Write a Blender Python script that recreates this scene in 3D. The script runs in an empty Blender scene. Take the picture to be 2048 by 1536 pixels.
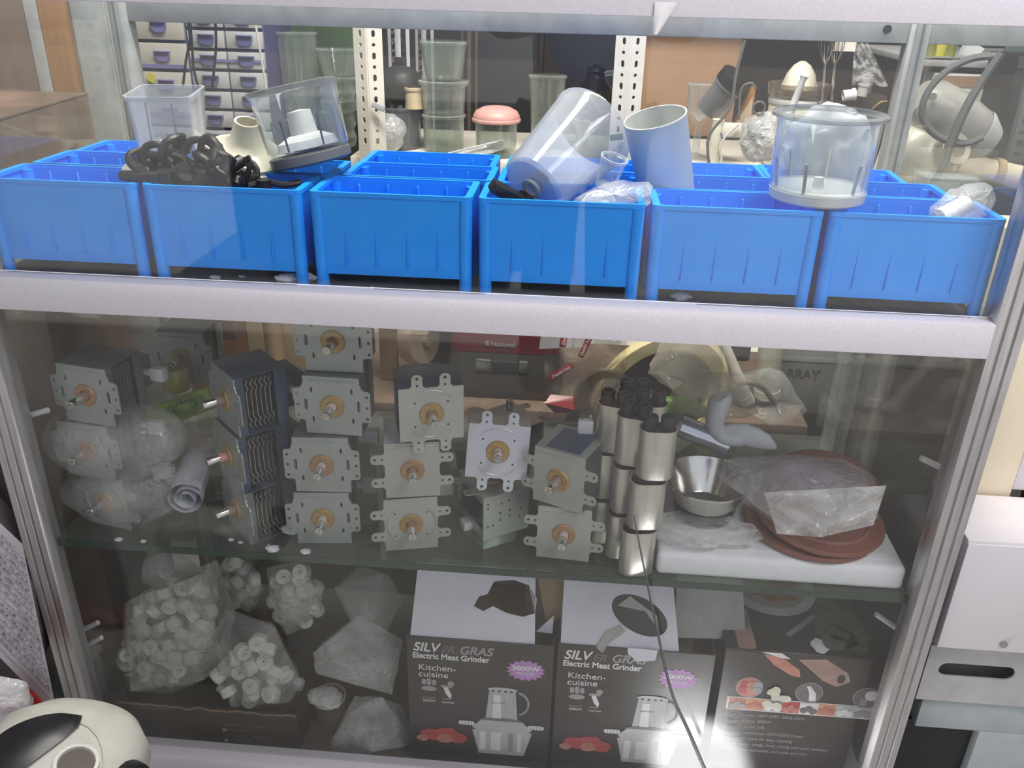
import bpy, bmesh, math, random
from mathutils import Vector, Matrix, noise
R = math.radians
PI = math.pi
S = bpy.context.scene
COL = S.collection
rnd = random.Random(11)

# ------------------------------------------------------------------ camera, world, lights, exposure
RC = ((0.9966, 0.0543, -0.0619), (0.0791, -0.4287, 0.8999), (0.0223, -0.9018, -0.4315))   # world rows of the camera's x, y(down), z(forward)
XA = Vector((27424, 1493, -1703)).normalized()
ZA = -Vector((-88, 3560, 1703)).normalized()
XA = (XA - ZA * XA.dot(ZA)).normalized()
YA = ZA.cross(XA)
EYE = Vector((0, -0.95, 1.10))
FPX = 1703.0
cam_d = bpy.data.cameras.new('camera')
cam = bpy.data.objects.new('camera', cam_d)
COL.objects.link(cam)
cam_d.sensor_width = 36.0
cam_d.lens = FPX / 2048 * 36.0
cam_d.clip_start = 0.02
rot = Matrix(((XA.x, -XA.y, -XA.z), (YA.x, -YA.y, -YA.z), (ZA.x, -ZA.y, -ZA.z)))
cam.matrix_world = Matrix.Translation(EYE) @ rot.to_4x4()
S.camera = cam
S.view_settings.view_transform = 'Standard'
S.view_settings.look = 'None'
S.view_settings.gamma = 1.0
S.view_settings.use_curve_mapping = False
S.view_settings.exposure = 0.32
S.cycles.max_bounces = 8
S.cycles.transparent_max_bounces = 32
S.cycles.caustics_reflective = False
S.cycles.caustics_refractive = False
S.cycles.use_denoising = True

world = bpy.data.worlds.new('world')
S.world = world
world.use_nodes = True
world.node_tree.nodes['Background'].inputs[0].default_value = (0.88, 0.93, 1.05, 1)
world.node_tree.nodes['Background'].inputs[1].default_value = 0.66


def area(name, loc, target, size, energy, color=(1, 1, 1)):
    d = bpy.data.lights.new(name, 'AREA')
    d.shape = 'RECTANGLE'
    d.size, d.size_y = size
    d.energy = energy
    d.color = color
    o = bpy.data.objects.new(name, d)
    COL.objects.link(o)
    o.location = loc
    o.rotation_euler = (Vector(target) - Vector(loc)).to_track_quat('-Z', 'Y').to_euler()
    return o


area('front_fill', (0.85, -0.75, 1.95), (0.05, 0.0, 0.6), (0.9, 0.4), 14, (1.0, 0.96, 1.0))  # added fill panel, unseen, set to one side so brightness falls off
area('shop_area_light', (0.0, 0.12, 2.5), (0.0, 0.7, 0.0), (1.4, 0.3), 55, (1.0, 0.97, 0.9))  # unseen area light, moved over the cabinet to brighten things behind it


sun_d = bpy.data.lights.new('sun', 'SUN')
sun_d.energy = 4.0
sun_d.angle = R(1.0)
sun_d.color = (1.0, 0.97, 0.93)
sun = bpy.data.objects.new('sun', sun_d)
COL.objects.link(sun)
sun.rotation_euler = (Vector((-0.45, -0.02, -0.9))).to_track_quat('-Z', 'Y').to_euler()
# added spot; its lit floor patch is mirrored as glare in the lower glass
sp_d = bpy.data.lights.new('glare_spot', 'SPOT')
sp_d.energy = 9500
sp_d.spot_size = R(5.2)
sp_d.spot_blend = 1.0
sp_d.shadow_soft_size = 0.01
sp_d.color = (0.9, 0.93, 1.0)
spot = bpy.data.objects.new('glare_spot', sp_d)
COL.objects.link(spot)
spot.location = (0.50, -0.95, 1.9)
spot.rotation_euler = (Vector((0.268, -0.120, -0.12)) - spot.location).to_track_quat('-Z', 'Y').to_euler()


def ray(px, py):
    d = Vector((px - 1024, py - 768, FPX))
    return Vector((XA.dot(d), YA.dot(d), ZA.dot(d)))


def at(px, py, y):
    d = ray(px, py)
    return EYE + d * ((y - EYE.y) / d.y)


def on(px, py, z):
    d = ray(px, py)
    return EYE + d * ((z - EYE.z) / d.z)


# ------------------------------------------------------------------ materials
def nodes(name):
    m = bpy.data.materials.new(name)
    m.use_nodes = True
    nt = m.node_tree
    nt.nodes.clear()
    out = nt.nodes.new('ShaderNodeOutputMaterial')
    return m, nt, out


def nd(nt, typ, **kw):
    n = nt.nodes.new(typ)
    for k, v in kw.items():
        n.inputs[k].default_value = v
    return n


def tex(nt, scale, detail=3, rough=0.55, stretch=None):
    tc = nt.nodes.new('ShaderNodeTexCoord')
    n = nd(nt, 'ShaderNodeTexNoise', Scale=scale, Detail=detail, Roughness=rough)
    if stretch:
        mp = nt.nodes.new('ShaderNodeMapping')
        mp.inputs['Scale'].default_value = stretch
        nt.links.new(tc.outputs['Object'], mp.inputs[0])
        nt.links.new(mp.outputs[0], n.inputs['Vector'])
    else:
        nt.links.new(tc.outputs['Object'], n.inputs['Vector'])
    return n


def schlick(nt, f0=0.04):
    lw = nd(nt, 'ShaderNodeLayerWeight', Blend=0.5)
    pw = nt.nodes.new('ShaderNodeMath'); pw.operation = 'POWER'; pw.inputs[1].default_value = 5.0
    ml = nt.nodes.new('ShaderNodeMath'); ml.operation = 'MULTIPLY_ADD'
    ml.inputs[1].default_value = 1 - f0
    ml.inputs[2].default_value = f0
    nt.links.new(lw.outputs['Facing'], pw.inputs[0])
    nt.links.new(pw.outputs[0], ml.inputs[0])
    return ml


def mat(name, col, rough=0.5, metal=0.0, col2=None, nscale=30, bump=0.0, bscale=80, stretch=None, spec=0.5, lo=0.35, hi=0.65, emit=0):
    m, nt, out = nodes(name)
    p = nd(nt, 'ShaderNodeBsdfPrincipled', Roughness=rough, Metallic=metal)
    p.inputs['Specular IOR Level'].default_value = spec
    p.inputs['Base Color'].default_value = (*col, 1)
    if col2 is None:
        col2 = tuple(c * 0.86 for c in col)
    n = tex(nt, nscale, 4, 0.6, stretch)
    r = nt.nodes.new('ShaderNodeValToRGB')
    r.color_ramp.elements[0].position = lo
    r.color_ramp.elements[1].position = hi
    r.color_ramp.elements[0].color = (*col2, 1)
    r.color_ramp.elements[1].color = (*col, 1)
    nt.links.new(n.outputs[0], r.inputs[0])
    nt.links.new(r.outputs[0], p.inputs['Base Color'])
    if bump:
        b = nd(nt, 'ShaderNodeBump', Strength=bump, Distance=0.002)
        n2 = tex(nt, bscale, 3)
        nt.links.new(n2.outputs[0], b.inputs['Height'])
        nt.links.new(b.outputs[0], p.inputs['Normal'])
    if emit:
        p.inputs['Emission Color'].default_value = (*col, 1)
        p.inputs['Emission Strength'].default_value = emit
    nt.links.new(p.outputs[0], out.inputs[0])
    return m


def clear(name, tint=(0.95, 0.97, 0.97), base=0.05, edge=0.75, body=(0.8, 0.84, 0.86), rough=0.08, power=2.5, nscale=9, haze=0.0):
    """clear plastic or glass: see-through face on, whiter and glossier where the wall is seen edge on"""
    m, nt, out = nodes(name)
    t = nt.nodes.new('ShaderNodeBsdfTransparent')
    t.inputs[0].default_value = (*tint, 1)
    p = nd(nt, 'ShaderNodeBsdfPrincipled', Roughness=rough)
    p.inputs['Base Color'].default_value = (*body, 1)
    p.inputs['Specular IOR Level'].default_value = 0.8
    lw = nd(nt, 'ShaderNodeLayerWeight', Blend=0.5)
    pw = nt.nodes.new('ShaderNodeMath'); pw.operation = 'POWER'; pw.inputs[1].default_value = power
    nt.links.new(lw.outputs['Facing'], pw.inputs[0])
    mr = nt.nodes.new('ShaderNodeMapRange')
    mr.inputs['To Min'].default_value = base
    mr.inputs['To Max'].default_value = edge
    nt.links.new(pw.outputs[0], mr.inputs['Value'])
    fac = mr.outputs[0]
    if haze:
        n = tex(nt, nscale, 4)
        mu = nt.nodes.new('ShaderNodeMath'); mu.operation = 'MULTIPLY_ADD'
        mu.inputs[1].default_value = haze
        nt.links.new(n.outputs[0], mu.inputs[0]); nt.links.new(fac, mu.inputs[2])
        fac = mu.outputs[0]
    mx = nt.nodes.new('ShaderNodeMixShader')
    nt.links.new(fac, mx.inputs[0])
    nt.links.new(t.outputs[0], mx.inputs[1]); nt.links.new(p.outputs[0], mx.inputs[2])
    g = nd(nt, 'ShaderNodeBsdfGlossy', Roughness=max(0.03, rough * 0.5))
    fr = schlick(nt)
    mg = nt.nodes.new('ShaderNodeMixShader')
    nt.links.new(fr.outputs[0], mg.inputs[0]); nt.links.new(mx.outputs[0], mg.inputs[1]); nt.links.new(g.outputs[0], mg.inputs[2])
    nt.links.new(mg.outputs[0], out.inputs[0])
    return m


def film(name, col=(0.85, 0.86, 0.84), amount=0.28, var=0.35, rough=0.14, bscale=55, bump=0.8, nscale=14, tint=(0.97, 0.97, 0.96)):
    """thin crinkled polythene"""
    m, nt, out = nodes(name)
    t = nt.nodes.new('ShaderNodeBsdfTransparent')
    t.inputs[0].default_value = (*tint, 1)
    p = nd(nt, 'ShaderNodeBsdfPrincipled', Roughness=rough)
    p.inputs['Base Color'].default_value = (*col, 1)
    p.inputs['Specular IOR Level'].default_value = 0.9
    b = nd(nt, 'ShaderNodeBump', Strength=bump, Distance=0.006)
    n2 = tex(nt, bscale, 2, 0.6)
    n2.inputs['Distortion'].default_value = 1.2
    nt.links.new(n2.outputs[0], b.inputs['Height'])
    nt.links.new(b.outputs[0], p.inputs['Normal'])
    n = tex(nt, nscale, 4, 0.6)
    mr = nt.nodes.new('ShaderNodeMapRange')
    mr.inputs['From Min'].default_value = 0.3
    mr.inputs['From Max'].default_value = 0.7
    mr.inputs['To Min'].default_value = max(0.02, amount - var / 2)
    mr.inputs['To Max'].default_value = min(1, amount + var / 2)
    nt.links.new(n.outputs[0], mr.inputs['Value'])
    mx = nt.nodes.new('ShaderNodeMixShader')
    nt.links.new(mr.outputs[0], mx.inputs[0])
    nt.links.new(t.outputs[0], mx.inputs[1]); nt.links.new(p.outputs[0], mx.inputs[2])
    nt.links.new(mx.outputs[0], out.inputs[0])
    return m


def pane_mat(name, dust_veil=0.03, tint=(0.99, 0.997, 0.992), var=0.02, dust_veil_col=(0.78, 0.76, 0.72)):  # dust film that also paints the pale veil over things behind the glass
    m, nt, out = nodes(name)
    t = nt.nodes.new('ShaderNodeBsdfTransparent')
    t.inputs[0].default_value = (*tint, 1)
    d = nt.nodes.new('ShaderNodeBsdfDiffuse')
    d.inputs[0].default_value = (*dust_veil_col, 1)
    n = tex(nt, 3.0, 5, 0.65)
    mr = nt.nodes.new('ShaderNodeMapRange')
    mr.inputs['From Min'].default_value = 0.3
    mr.inputs['From Max'].default_value = 0.7
    mr.inputs['To Min'].default_value = max(0.0, dust_veil - var)
    mr.inputs['To Max'].default_value = dust_veil + var
    nt.links.new(n.outputs[0], mr.inputs['Value'])
    mx = nt.nodes.new('ShaderNodeMixShader')
    nt.links.new(mr.outputs[0], mx.inputs[0]); nt.links.new(t.outputs[0], mx.inputs[1]); nt.links.new(d.outputs[0], mx.inputs[2])
    g = nd(nt, 'ShaderNodeBsdfGlossy', Roughness=0.02)
    fr = schlick(nt)
    mg = nt.nodes.new('ShaderNodeMixShader')
    nt.links.new(fr.outputs[0], mg.inputs[0]); nt.links.new(mx.outputs[0], mg.inputs[1]); nt.links.new(g.outputs[0], mg.inputs[2])
    nt.links.new(mg.outputs[0], out.inputs[0])
    return m


MT = dict(
    white_alu=mat('white_alu', (0.74, 0.71, 0.76), 0.5, 0.0, (0.68, 0.65, 0.69), 400, 0.12, 900),
    alu=mat('alu', (0.60, 0.59, 0.60), 0.34, 0.75, (0.48, 0.47, 0.47), 60, stretch=(3, 3, 0.2)),
    alu_dull=mat('alu_dull', (0.44, 0.46, 0.44), 0.5, 0.35, (0.34, 0.36, 0.35), 25),
    pane=pane_mat('pane', 0.007, var=0.006),
    pane_low=pane_mat('pane_low', 0.023, var=0.014),
    side_pane=pane_mat('side_pane', 0.010, var=0.008),
    shelf_glass=pane_mat('shelf_glass', 0.09, (0.72, 0.8, 0.74), 0.05, (0.5, 0.52, 0.48)),
    deck=mat('deck', (0.13, 0.135, 0.14), 0.4, 0, (0.085, 0.09, 0.09), 60),
    cab_floor=mat('cab_floor', (0.10, 0.08, 0.065), 0.7),
    glass_edge=mat('glass_edge', (0.03, 0.06, 0.045), 0.2),
    blue=mat('blue', (0.006, 0.30, 0.92), 0.42, 0, (0.005, 0.27, 0.88), 12, 0.05, 300),
    zinc=mat('zinc', (0.39, 0.425, 0.405), 0.42, 0.5, (0.33, 0.36, 0.34), 14),
    zinc_warm=mat('zinc_warm', (0.46, 0.475, 0.44), 0.42, 0.45, (0.39, 0.40, 0.37), 14),
    zinc_lilac=mat('zinc_lilac', (0.60, 0.60, 0.68), 0.4, 0.35, (0.54, 0.54, 0.6), 14),
    zinc_dark=mat('zinc_dark', (0.20, 0.225, 0.24), 0.4, 0.55, (0.15, 0.17, 0.18), 18),
    navy=mat('navy', (0.055, 0.085, 0.15), 0.38, 0.3, (0.04, 0.065, 0.12), 20),
    fin=mat('fin', (0.50, 0.50, 0.49), 0.35, 0.85),
    dark=mat('dark', (0.025, 0.026, 0.028), 0.5),
    black=mat('black', (0.008, 0.008, 0.010), 0.42),
    black_gloss=mat('black_gloss', (0.012, 0.012, 0.013), 0.12),
    brass=mat('brass', (0.50, 0.33, 0.12), 0.5, 0.35, (0.36, 0.23, 0.08), 260, 0.3, 500),
    brass_red=mat('brass_red', (0.46, 0.27, 0.14), 0.5, 0.3, (0.36, 0.2, 0.1), 260, 0.3, 500),
    ceramic=mat('ceramic', (0.34, 0.20, 0.16), 0.5),
    ceramic_pink=mat('ceramic_pink', (0.75, 0.32, 0.27), 0.5),
    ceramic_pale=mat('ceramic_pale', (0.66, 0.55, 0.48), 0.5),
    steel=mat('steel', (0.74, 0.72, 0.68), 0.16, 1.0),
    steel_brushed=mat('steel_brushed', (0.70, 0.69, 0.66), 0.28, 0.95, (0.6, 0.59, 0.56), 40, stretch=(6, 6, 0.3)),
    can=mat('can', (0.72, 0.70, 0.64), 0.3, 0.75, (0.62, 0.6, 0.55), 30, stretch=(4, 4, 0.3)),
    white=mat('white', (0.72, 0.72, 0.73), 0.45),
    white_gloss=mat('white_gloss', (0.42, 0.41, 0.375), 0.3),
    cream=mat('cream', (0.72, 0.69, 0.56), 0.25),
    cream_post=mat('cream_post', (0.80, 0.75, 0.66), 0.45, 0, (0.76, 0.70, 0.6), 20),
    white_post=mat('white_post', (0.80, 0.79, 0.77), 0.45, 0, (0.72, 0.7, 0.68), 20),
    lilac_post=mat('lilac_post', (0.55, 0.52, 0.55), 0.5),
    foam=mat('foam', (0.80, 0.81, 0.83), 0.8, 0, (0.76, 0.77, 0.79), 60, 0.25, 260),
    rubber_red=mat('rubber_red', (0.25, 0.085, 0.06), 0.55, 0, (0.19, 0.065, 0.045), 12),
    clear=clear('clear', base=0.045, edge=0.7),
    clear_cloud=clear('clear_cloud', (0.93, 0.95, 0.98), 0.14, 0.8, (0.72, 0.76, 0.84), 0.15, 1.8, haze=0.16),
    clear_glass=clear('clear_glass', (0.86, 0.9, 0.87), 0.07, 0.8, (0.66, 0.69, 0.64), 0.05, 1.6),
    clear_grey=clear('clear_grey', (0.62, 0.64, 0.66), 0.25, 0.8, (0.34, 0.36, 0.38), 0.2, 1.8),
    clear_brown=clear('clear_brown', (0.75, 0.70, 0.62), 0.25, 0.8, (0.36, 0.31, 0.26), 0.2, 1.6),
    bag=film('bag'),
    bag_dense=film('bag_dense', (0.82, 0.83, 0.80), 0.46, 0.4),
    bag_thin=film('bag_thin', (0.80, 0.82, 0.80), 0.2, 0.24),
    bag_mid=film('bag_mid', (0.66, 0.64, 0.68), 0.42, 0.3),
    bag_knob=film('bag_knob', (0.74, 0.76, 0.70), 0.34, 0.3),
    bag_tan=film('bag_tan', (0.55, 0.50, 0.41), 0.32, 0.26, bump=0.35, bscale=30),
    bag_white=mat('bag_white', (0.64, 0.66, 0.71), 0.35, 0, (0.52, 0.54, 0.6), 16, 0.6, 40),
    bag_silver=film('bag_silver', (0.66, 0.67, 0.68), 0.6, 0.5, 0.15, 60),
    knob=mat('knob', (0.68, 0.69, 0.60), 0.4),
    base_grey=mat('base_grey', (0.14, 0.145, 0.15), 0.5),
    ring_grey=mat('ring_grey', (0.50, 0.52, 0.54), 0.4),
    cup_blue=mat('cup_blue', (0.50, 0.60, 0.70), 0.4, 0, (0.40, 0.52, 0.66), 8),
    cup_inside=mat('cup_inside', (0.66, 0.68, 0.64), 0.5),
    box_black=mat('box_black', (0.040, 0.036, 0.034), 0.32, 0, (0.034, 0.030, 0.029), 6),
    card_white=mat('card_white', (0.60, 0.59, 0.66), 0.55, 0, (0.55, 0.54, 0.61), 8),
    kraft=mat('kraft', (0.30, 0.215, 0.13), 0.8, 0, (0.26, 0.185, 0.11), 20),
    box_old=mat('box_old', (0.055, 0.042, 0.033), 0.6, 0, (0.04, 0.032, 0.026), 12),
    print_white=mat('print_white', (0.78, 0.77, 0.77), 0.5),
    print_steel=mat('print_steel', (0.50, 0.50, 0.52), 0.5, 0, (0.38, 0.38, 0.40), 30, stretch=(8, 1, 0.3)),
    print_grey=mat('print_grey', (0.36, 0.35, 0.35), 0.5),
    print_dim=mat('print_dim', (0.16, 0.15, 0.15), 0.5),
    print_purple=mat('print_purple', (0.50, 0.25, 0.56), 0.5),
    print_red=mat('print_red', (0.52, 0.07, 0.07), 0.5, 0, (0.36, 0.05, 0.05), 40),
    print_meat=mat('print_meat', (0.56, 0.24, 0.18), 0.5, 0, (0.42, 0.15, 0.11), 60),
    print_orange=mat('print_orange', (0.66, 0.33, 0.2), 0.5, 0, (0.5, 0.2, 0.1), 60),
    print_green=mat('print_green', (0.09, 0.15, 0.09), 0.5, 0, (0.04, 0.08, 0.05), 60),
    print_wood=mat('print_wood', (0.42, 0.28, 0.23), 0.5, 0, (0.3, 0.19, 0.16), 30, stretch=(1, 1, 0.2)),
    wood_orange=mat('wood_orange', (0.34, 0.165, 0.05), 0.45, 0, (0.26, 0.12, 0.035), 9, stretch=(4, 4, 0.4)),
    wood_brown=mat('wood_brown', (0.16, 0.105, 0.07), 0.6, 0, (0.12, 0.08, 0.055), 9, stretch=(4, 4, 0.4)),
    wood_tan=mat('wood_tan', (0.34, 0.23, 0.13), 0.6, 0, (0.28, 0.18, 0.1), 9, stretch=(4, 4, 0.4)),
    board_tan=mat('board_tan', (0.36, 0.22, 0.13), 0.7, 0, (0.3, 0.18, 0.1), 5),
    drawer=mat('drawer', (0.47, 0.47, 0.46), 0.4, 0, (0.42, 0.42, 0.42), 9),
    drawer_cream=mat('drawer_cream', (0.53, 0.50, 0.44), 0.4, 0, (0.48, 0.46, 0.4), 9),
    handle_blue=mat('handle_blue', (0.12, 0.13, 0.27), 0.15),
    handle_violet=mat('handle_violet', (0.20, 0.18, 0.40), 0.25),
    carcass_blue=mat('carcass_blue', (0.06, 0.06, 0.15), 0.4),
    pink=mat('pink', (0.76, 0.40, 0.36), 0.4),
    beige=mat('beige', (0.60, 0.47, 0.30), 0.5),
    green_board=mat('green_board', (0.045, 0.085, 0.03), 0.7, 0, (0.03, 0.06, 0.02), 6),
    maroon=mat('maroon', (0.17, 0.022, 0.03), 0.35),
    skin=mat('skin', (0.42, 0.24, 0.17), 0.5),
    shirt=mat('shirt', (0.07, 0.14, 0.50), 0.8),
    trousers=mat('trousers', (0.02, 0.02, 0.025), 0.8),
    hair=mat('hair', (0.012, 0.01, 0.009), 0.5),
    pavement=mat('pavement', (0.58, 0.56, 0.53), 0.8, 0, (0.5, 0.48, 0.45), 3),
    lip=mat('lip', (0.36, 0.15, 0.12), 0.5),
    sack=mat('sack', (0.10, 0.11, 0.035), 0.6, 0, (0.07, 0.075, 0.03), 8),
    cooker_grey=mat('cooker_grey', (0.085, 0.08, 0.075), 0.35),
    kiwi=mat('kiwi', (0.20, 0.40, 0.04), 0.4, 0, (0.07, 0.17, 0.02), 60),
    lime=mat('lime', (0.40, 0.55, 0.05), 0.4),
    yellow=mat('yellow', (0.62, 0.55, 0.06), 0.4),
    yellow_pale=mat('yellow_pale', (0.74, 0.63, 0.33), 0.35),
    red_label=mat('red_label', (0.55, 0.03, 0.05), 0.45),
    red=mat('red', (0.30, 0.02, 0.02), 0.3),
    grey=mat('grey', (0.33, 0.33, 0.32), 0.6),
    grey_light=mat('grey_light', (0.52, 0.52, 0.51), 0.5),
    terrazzo=mat('terrazzo', (0.46, 0.50, 0.50), 0.5, 0, (0.40, 0.45, 0.46), 40),
    wall_cream=mat('wall_cream', (0.80, 0.70, 0.52), 0.6, 0, (0.76, 0.66, 0.48), 4),
    panel_white=mat('panel_white', (0.74, 0.71, 0.73), 0.45, 0, (0.70, 0.67, 0.69), 4),
    wall_dark=mat('wall_dark', (0.055, 0.046, 0.042), 0.85, 0, (0.04, 0.034, 0.03), 2),
    wall_plain=mat('wall_plain', (0.42, 0.40, 0.37), 0.85),
    floor=mat('floor', (0.36, 0.34, 0.32), 0.55, 0, (0.3, 0.28, 0.26), 5),
    ceil=mat('ceil', (0.62, 0.61, 0.59), 0.9),
    paper=mat('paper', (0.60, 0.56, 0.58), 0.8, 0, (0.55, 0.51, 0.53), 8),
    cloth=mat('cloth', (0.13, 0.11, 0.12), 0.9, 0, (0.1, 0.085, 0.09), 20),
    ink=mat('ink', (0.2, 0.18, 0.22), 0.8),
    mesh_green=mat('mesh_green', (0.10, 0.14, 0.11), 0.8, 0, (0.06, 0.09, 0.07), 300),
    bottle_green=mat('bottle_green', (0.30, 0.30, 0.05), 0.2, 0, (0.1, 0.12, 0.03), 30),
    olive=mat('olive', (0.17, 0.18, 0.05), 0.4),
    film_violet=film('film_violet', (0.20, 0.18, 0.42), 0.3, 0.3),
    paddle_grey=mat('paddle_grey', (0.78, 0.80, 0.84), 0.35),
    wire_grey=mat('wire_grey', (0.13, 0.135, 0.13), 0.5),
    dirt_white=mat('dirt_white', (0.72, 0.73, 0.76), 0.8),
    silver_cyan=mat('silver_cyan', (0.60, 0.62, 0.72), 0.2, 0.8),
    clear_blue=clear('clear_blue', (0.66, 0.78, 0.80), 0.2, 0.7, (0.34, 0.46, 0.5), 0.2, 1.6),
)


# ------------------------------------------------------------------ mesh building
class MB:
    def __init__(self):
        self.bm = bmesh.new()
        self.T = Matrix.Identity(4)

    def v(self, co):
        return self.bm.verts.new(self.T @ Vector(co))

    def f(self, vs):
        try:
            return self.bm.faces.new(vs)
        except ValueError:
            return None

    def box(self, lo, hi, bev=0.0, seg=2):
        x0, y0, z0 = lo
        x1, y1, z1 = hi
        vs = [self.v(c) for c in ((x0, y0, z0), (x1, y0, z0), (x1, y1, z0), (x0, y1, z0), (x0, y0, z1), (x1, y0, z1), (x1, y1, z1), (x0, y1, z1))]
        fs = [self.f([vs[i] for i in q]) for q in ((0, 3, 2, 1), (4, 5, 6, 7), (0, 1, 5, 4), (1, 2, 6, 5), (2, 3, 7, 6), (3, 0, 4, 7))]
        if bev:
            es = list({e for f in fs for e in f.edges})
            bmesh.ops.bevel(self.bm, geom=es, offset=bev, segments=seg, affect='EDGES', profile=0.5)
        return self

    def lathe(self, prof, n=24, M=None, a0=0.0, a1=2 * PI):
        T = self.T
        if M is not None:
            self.T = T @ M
        full = abs(a1 - a0 - 2 * PI) < 1e-4
        rings = []
        for r, z in prof:
            if r < 1e-6:
                rings.append([self.v((0, 0, z))])
            else:
                k = n if full else n + 1
                rings.append([self.v((r * math.cos(a0 + (a1 - a0) * i / n), r * math.sin(a0 + (a1 - a0) * i / n), z)) for i in range(k)])
        for a, b in zip(rings, rings[1:]):
            m = n
            for i in range(m):
                j = (i + 1) % len(a) if len(a) > 1 else 0
                j2 = (i + 1) % len(b) if len(b) > 1 else 0
                if len(a) == 1 and len(b) == 1:
                    continue
                if len(a) == 1:
                    self.f([a[0], b[j2], b[i]])
                elif len(b) == 1:
                    self.f([a[i], a[j], b[0]])
                else:
                    self.f([a[i], a[j], b[j2], b[i]])
        self.T = T
        return self

    def cyl(self, p0, p1, r0, r1=None, n=14, caps=True):
        r1 = r0 if r1 is None else r1
        p0, p1 = Vector(p0), Vector(p1)
        d = p1 - p0
        M = Matrix.Translation(p0) @ d.to_track_quat('Z', 'Y').to_matrix().to_4x4()
        L = d.length
        prof = [(r0, 0), (r1, L)]
        if caps:
            prof = [(0, 0)] + prof + [(0, L)]
        return self.lathe(prof, n, M)

    def tube(self, pts, r, n=8, closed=False):
        pts = [Vector(p) for p in pts]
        rings = []
        up = None
        for i, p in enumerate(pts):
            a = pts[i - 1] if i or closed else p
            b = pts[(i + 1) % len(pts)] if i < len(pts) - 1 or closed else p
            t = (b - a).normalized()
            if up is None:
                up = t.orthogonal().normalized()
            up = (up - t * up.dot(t)).normalized()
            w = t.cross(up)
            rr = r[i] if isinstance(r, (list, tuple)) else r
            rings.append([self.v(p + (up * math.cos(2 * PI * k / n) + w * math.sin(2 * PI * k / n)) * rr) for k in range(n)])
        m = len(rings)
        for i in range(m if closed else m - 1):
            a, b = rings[i], rings[(i + 1) % m]
            for k in range(n):
                self.f([a[k], a[(k + 1) % n], b[(k + 1) % n], b[k]])
        if not closed:
            self.f(rings[0][::-1])
            self.f(rings[-1])
        return self

    def prism(self, poly, z0, z1, M=None):
        T = self.T
        if M is not None:
            self.T = T @ M
        a = [self.v((x, y, z0)) for x, y in poly]
        b = [self.v((x, y, z1)) for x, y in poly]
        self.f(a[::-1])
        self.f(b)
        n = len(poly)
        for i in range(n):
            self.f([a[i], a[(i + 1) % n], b[(i + 1) % n], b[i]])
        self.T = T
        return self

    def grid(self, fn, nu, nv):
        g = [[self.v(fn(i / nu, j / nv)) for j in range(nv + 1)] for i in range(nu + 1)]
        for i in range(nu):
            for j in range(nv):
                self.f([g[i][j], g[i + 1][j], g[i + 1][j + 1], g[i][j + 1]])
        return self

    def loft(self, rings, cap0=True, cap1=True):
        rs = [[self.v(p) for p in r] for r in rings]
        n = len(rs[0])
        for a, b in zip(rs, rs[1:]):
            for i in range(n):
                self.f([a[i], a[(i + 1) % n], b[(i + 1) % n], b[i]])
        if cap0:
            self.f(rs[0][::-1])
        if cap1:
            self.f(rs[-1])
        return self

    def mesh(self, name, m, smooth=40):
        bmesh.ops.recalc_face_normals(self.bm, faces=self.bm.faces[:])
        me = bpy.data.meshes.new(name)
        self.bm.to_mesh(me)
        self.bm.free()
        me.materials.append(MT[m] if isinstance(m, str) else m)
        if smooth:
            for p in me.polygons:
                p.use_smooth = True
            me.set_sharp_from_angle(angle=R(smooth))
        return me

    def build(self, name, m, parent=None, loc=(0, 0, 0), rot=(0, 0, 0), smooth=40):
        return link(name, self.mesh(name, m, smooth), parent, loc, rot)


def link(name, me, parent=None, loc=(0, 0, 0), rot=(0, 0, 0)):
    o = bpy.data.objects.new(name, me)
    COL.objects.link(o)
    if parent is not None:
        o.parent = parent
    o.location = loc
    o.rotation_euler = rot
    return o


def tag(o, label, cat, group=None):
    o['label'] = label
    o['category'] = cat
    if group:
        o['group'] = group
    return o


def thing(name, label, cat, loc=(0, 0, 0), rot=(0, 0, 0), group=None):
    return tag(link(name, None, None, loc, rot), label, cat, group)


def struct(name, mb, m):
    o = mb.build(name, m)
    o['kind'] = 'structure'
    return o


def dup(root, loc, rot=(0, 0, 0), label=None, group=None, scale=None):
    r = root.copy()
    COL.objects.link(r)
    r.location = loc
    r.rotation_euler = rot
    if scale:
        r.scale = scale
    if label:
        r['label'] = label
    if group:
        r['group'] = group
    for ch in root.children:
        c = ch.copy()
        COL.objects.link(c)
        c.parent = r
        for g in ch.children:
            d = g.copy()
            COL.objects.link(d)
            d.parent = c
    return r


def flat(outline, holes, t, name='plate'):
    """a sheet of thickness t with real holes, in the XY plane: a mesh"""
    cu = bpy.data.curves.new(name, 'CURVE')
    cu.dimensions = '2D'
    cu.fill_mode = 'BOTH'
    cu.extrude = t / 2
    for pts in [outline] + holes:
        sp = cu.splines.new('POLY')
        sp.points.add(len(pts) - 1)
        for p, q in zip(sp.points, pts):
            p.co = (q[0], q[1], 0, 1)
        sp.use_cyclic_u = True
    o = bpy.data.objects.new(name, cu)
    COL.objects.link(o)
    dg = bpy.context.evaluated_depsgraph_get()
    me = bpy.data.meshes.new_from_object(o.evaluated_get(dg))
    bpy.data.objects.remove(o)
    bpy.data.curves.remove(cu)
    me.name = name
    return me


def finish(me, m, M=None, smooth=30):
    if M is not None:
        me.transform(M)
    me.materials.clear()
    me.materials.append(MT[m])
    for p in me.polygons:
        p.use_smooth = True
    me.set_sharp_from_angle(angle=R(smooth))
    return me


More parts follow.
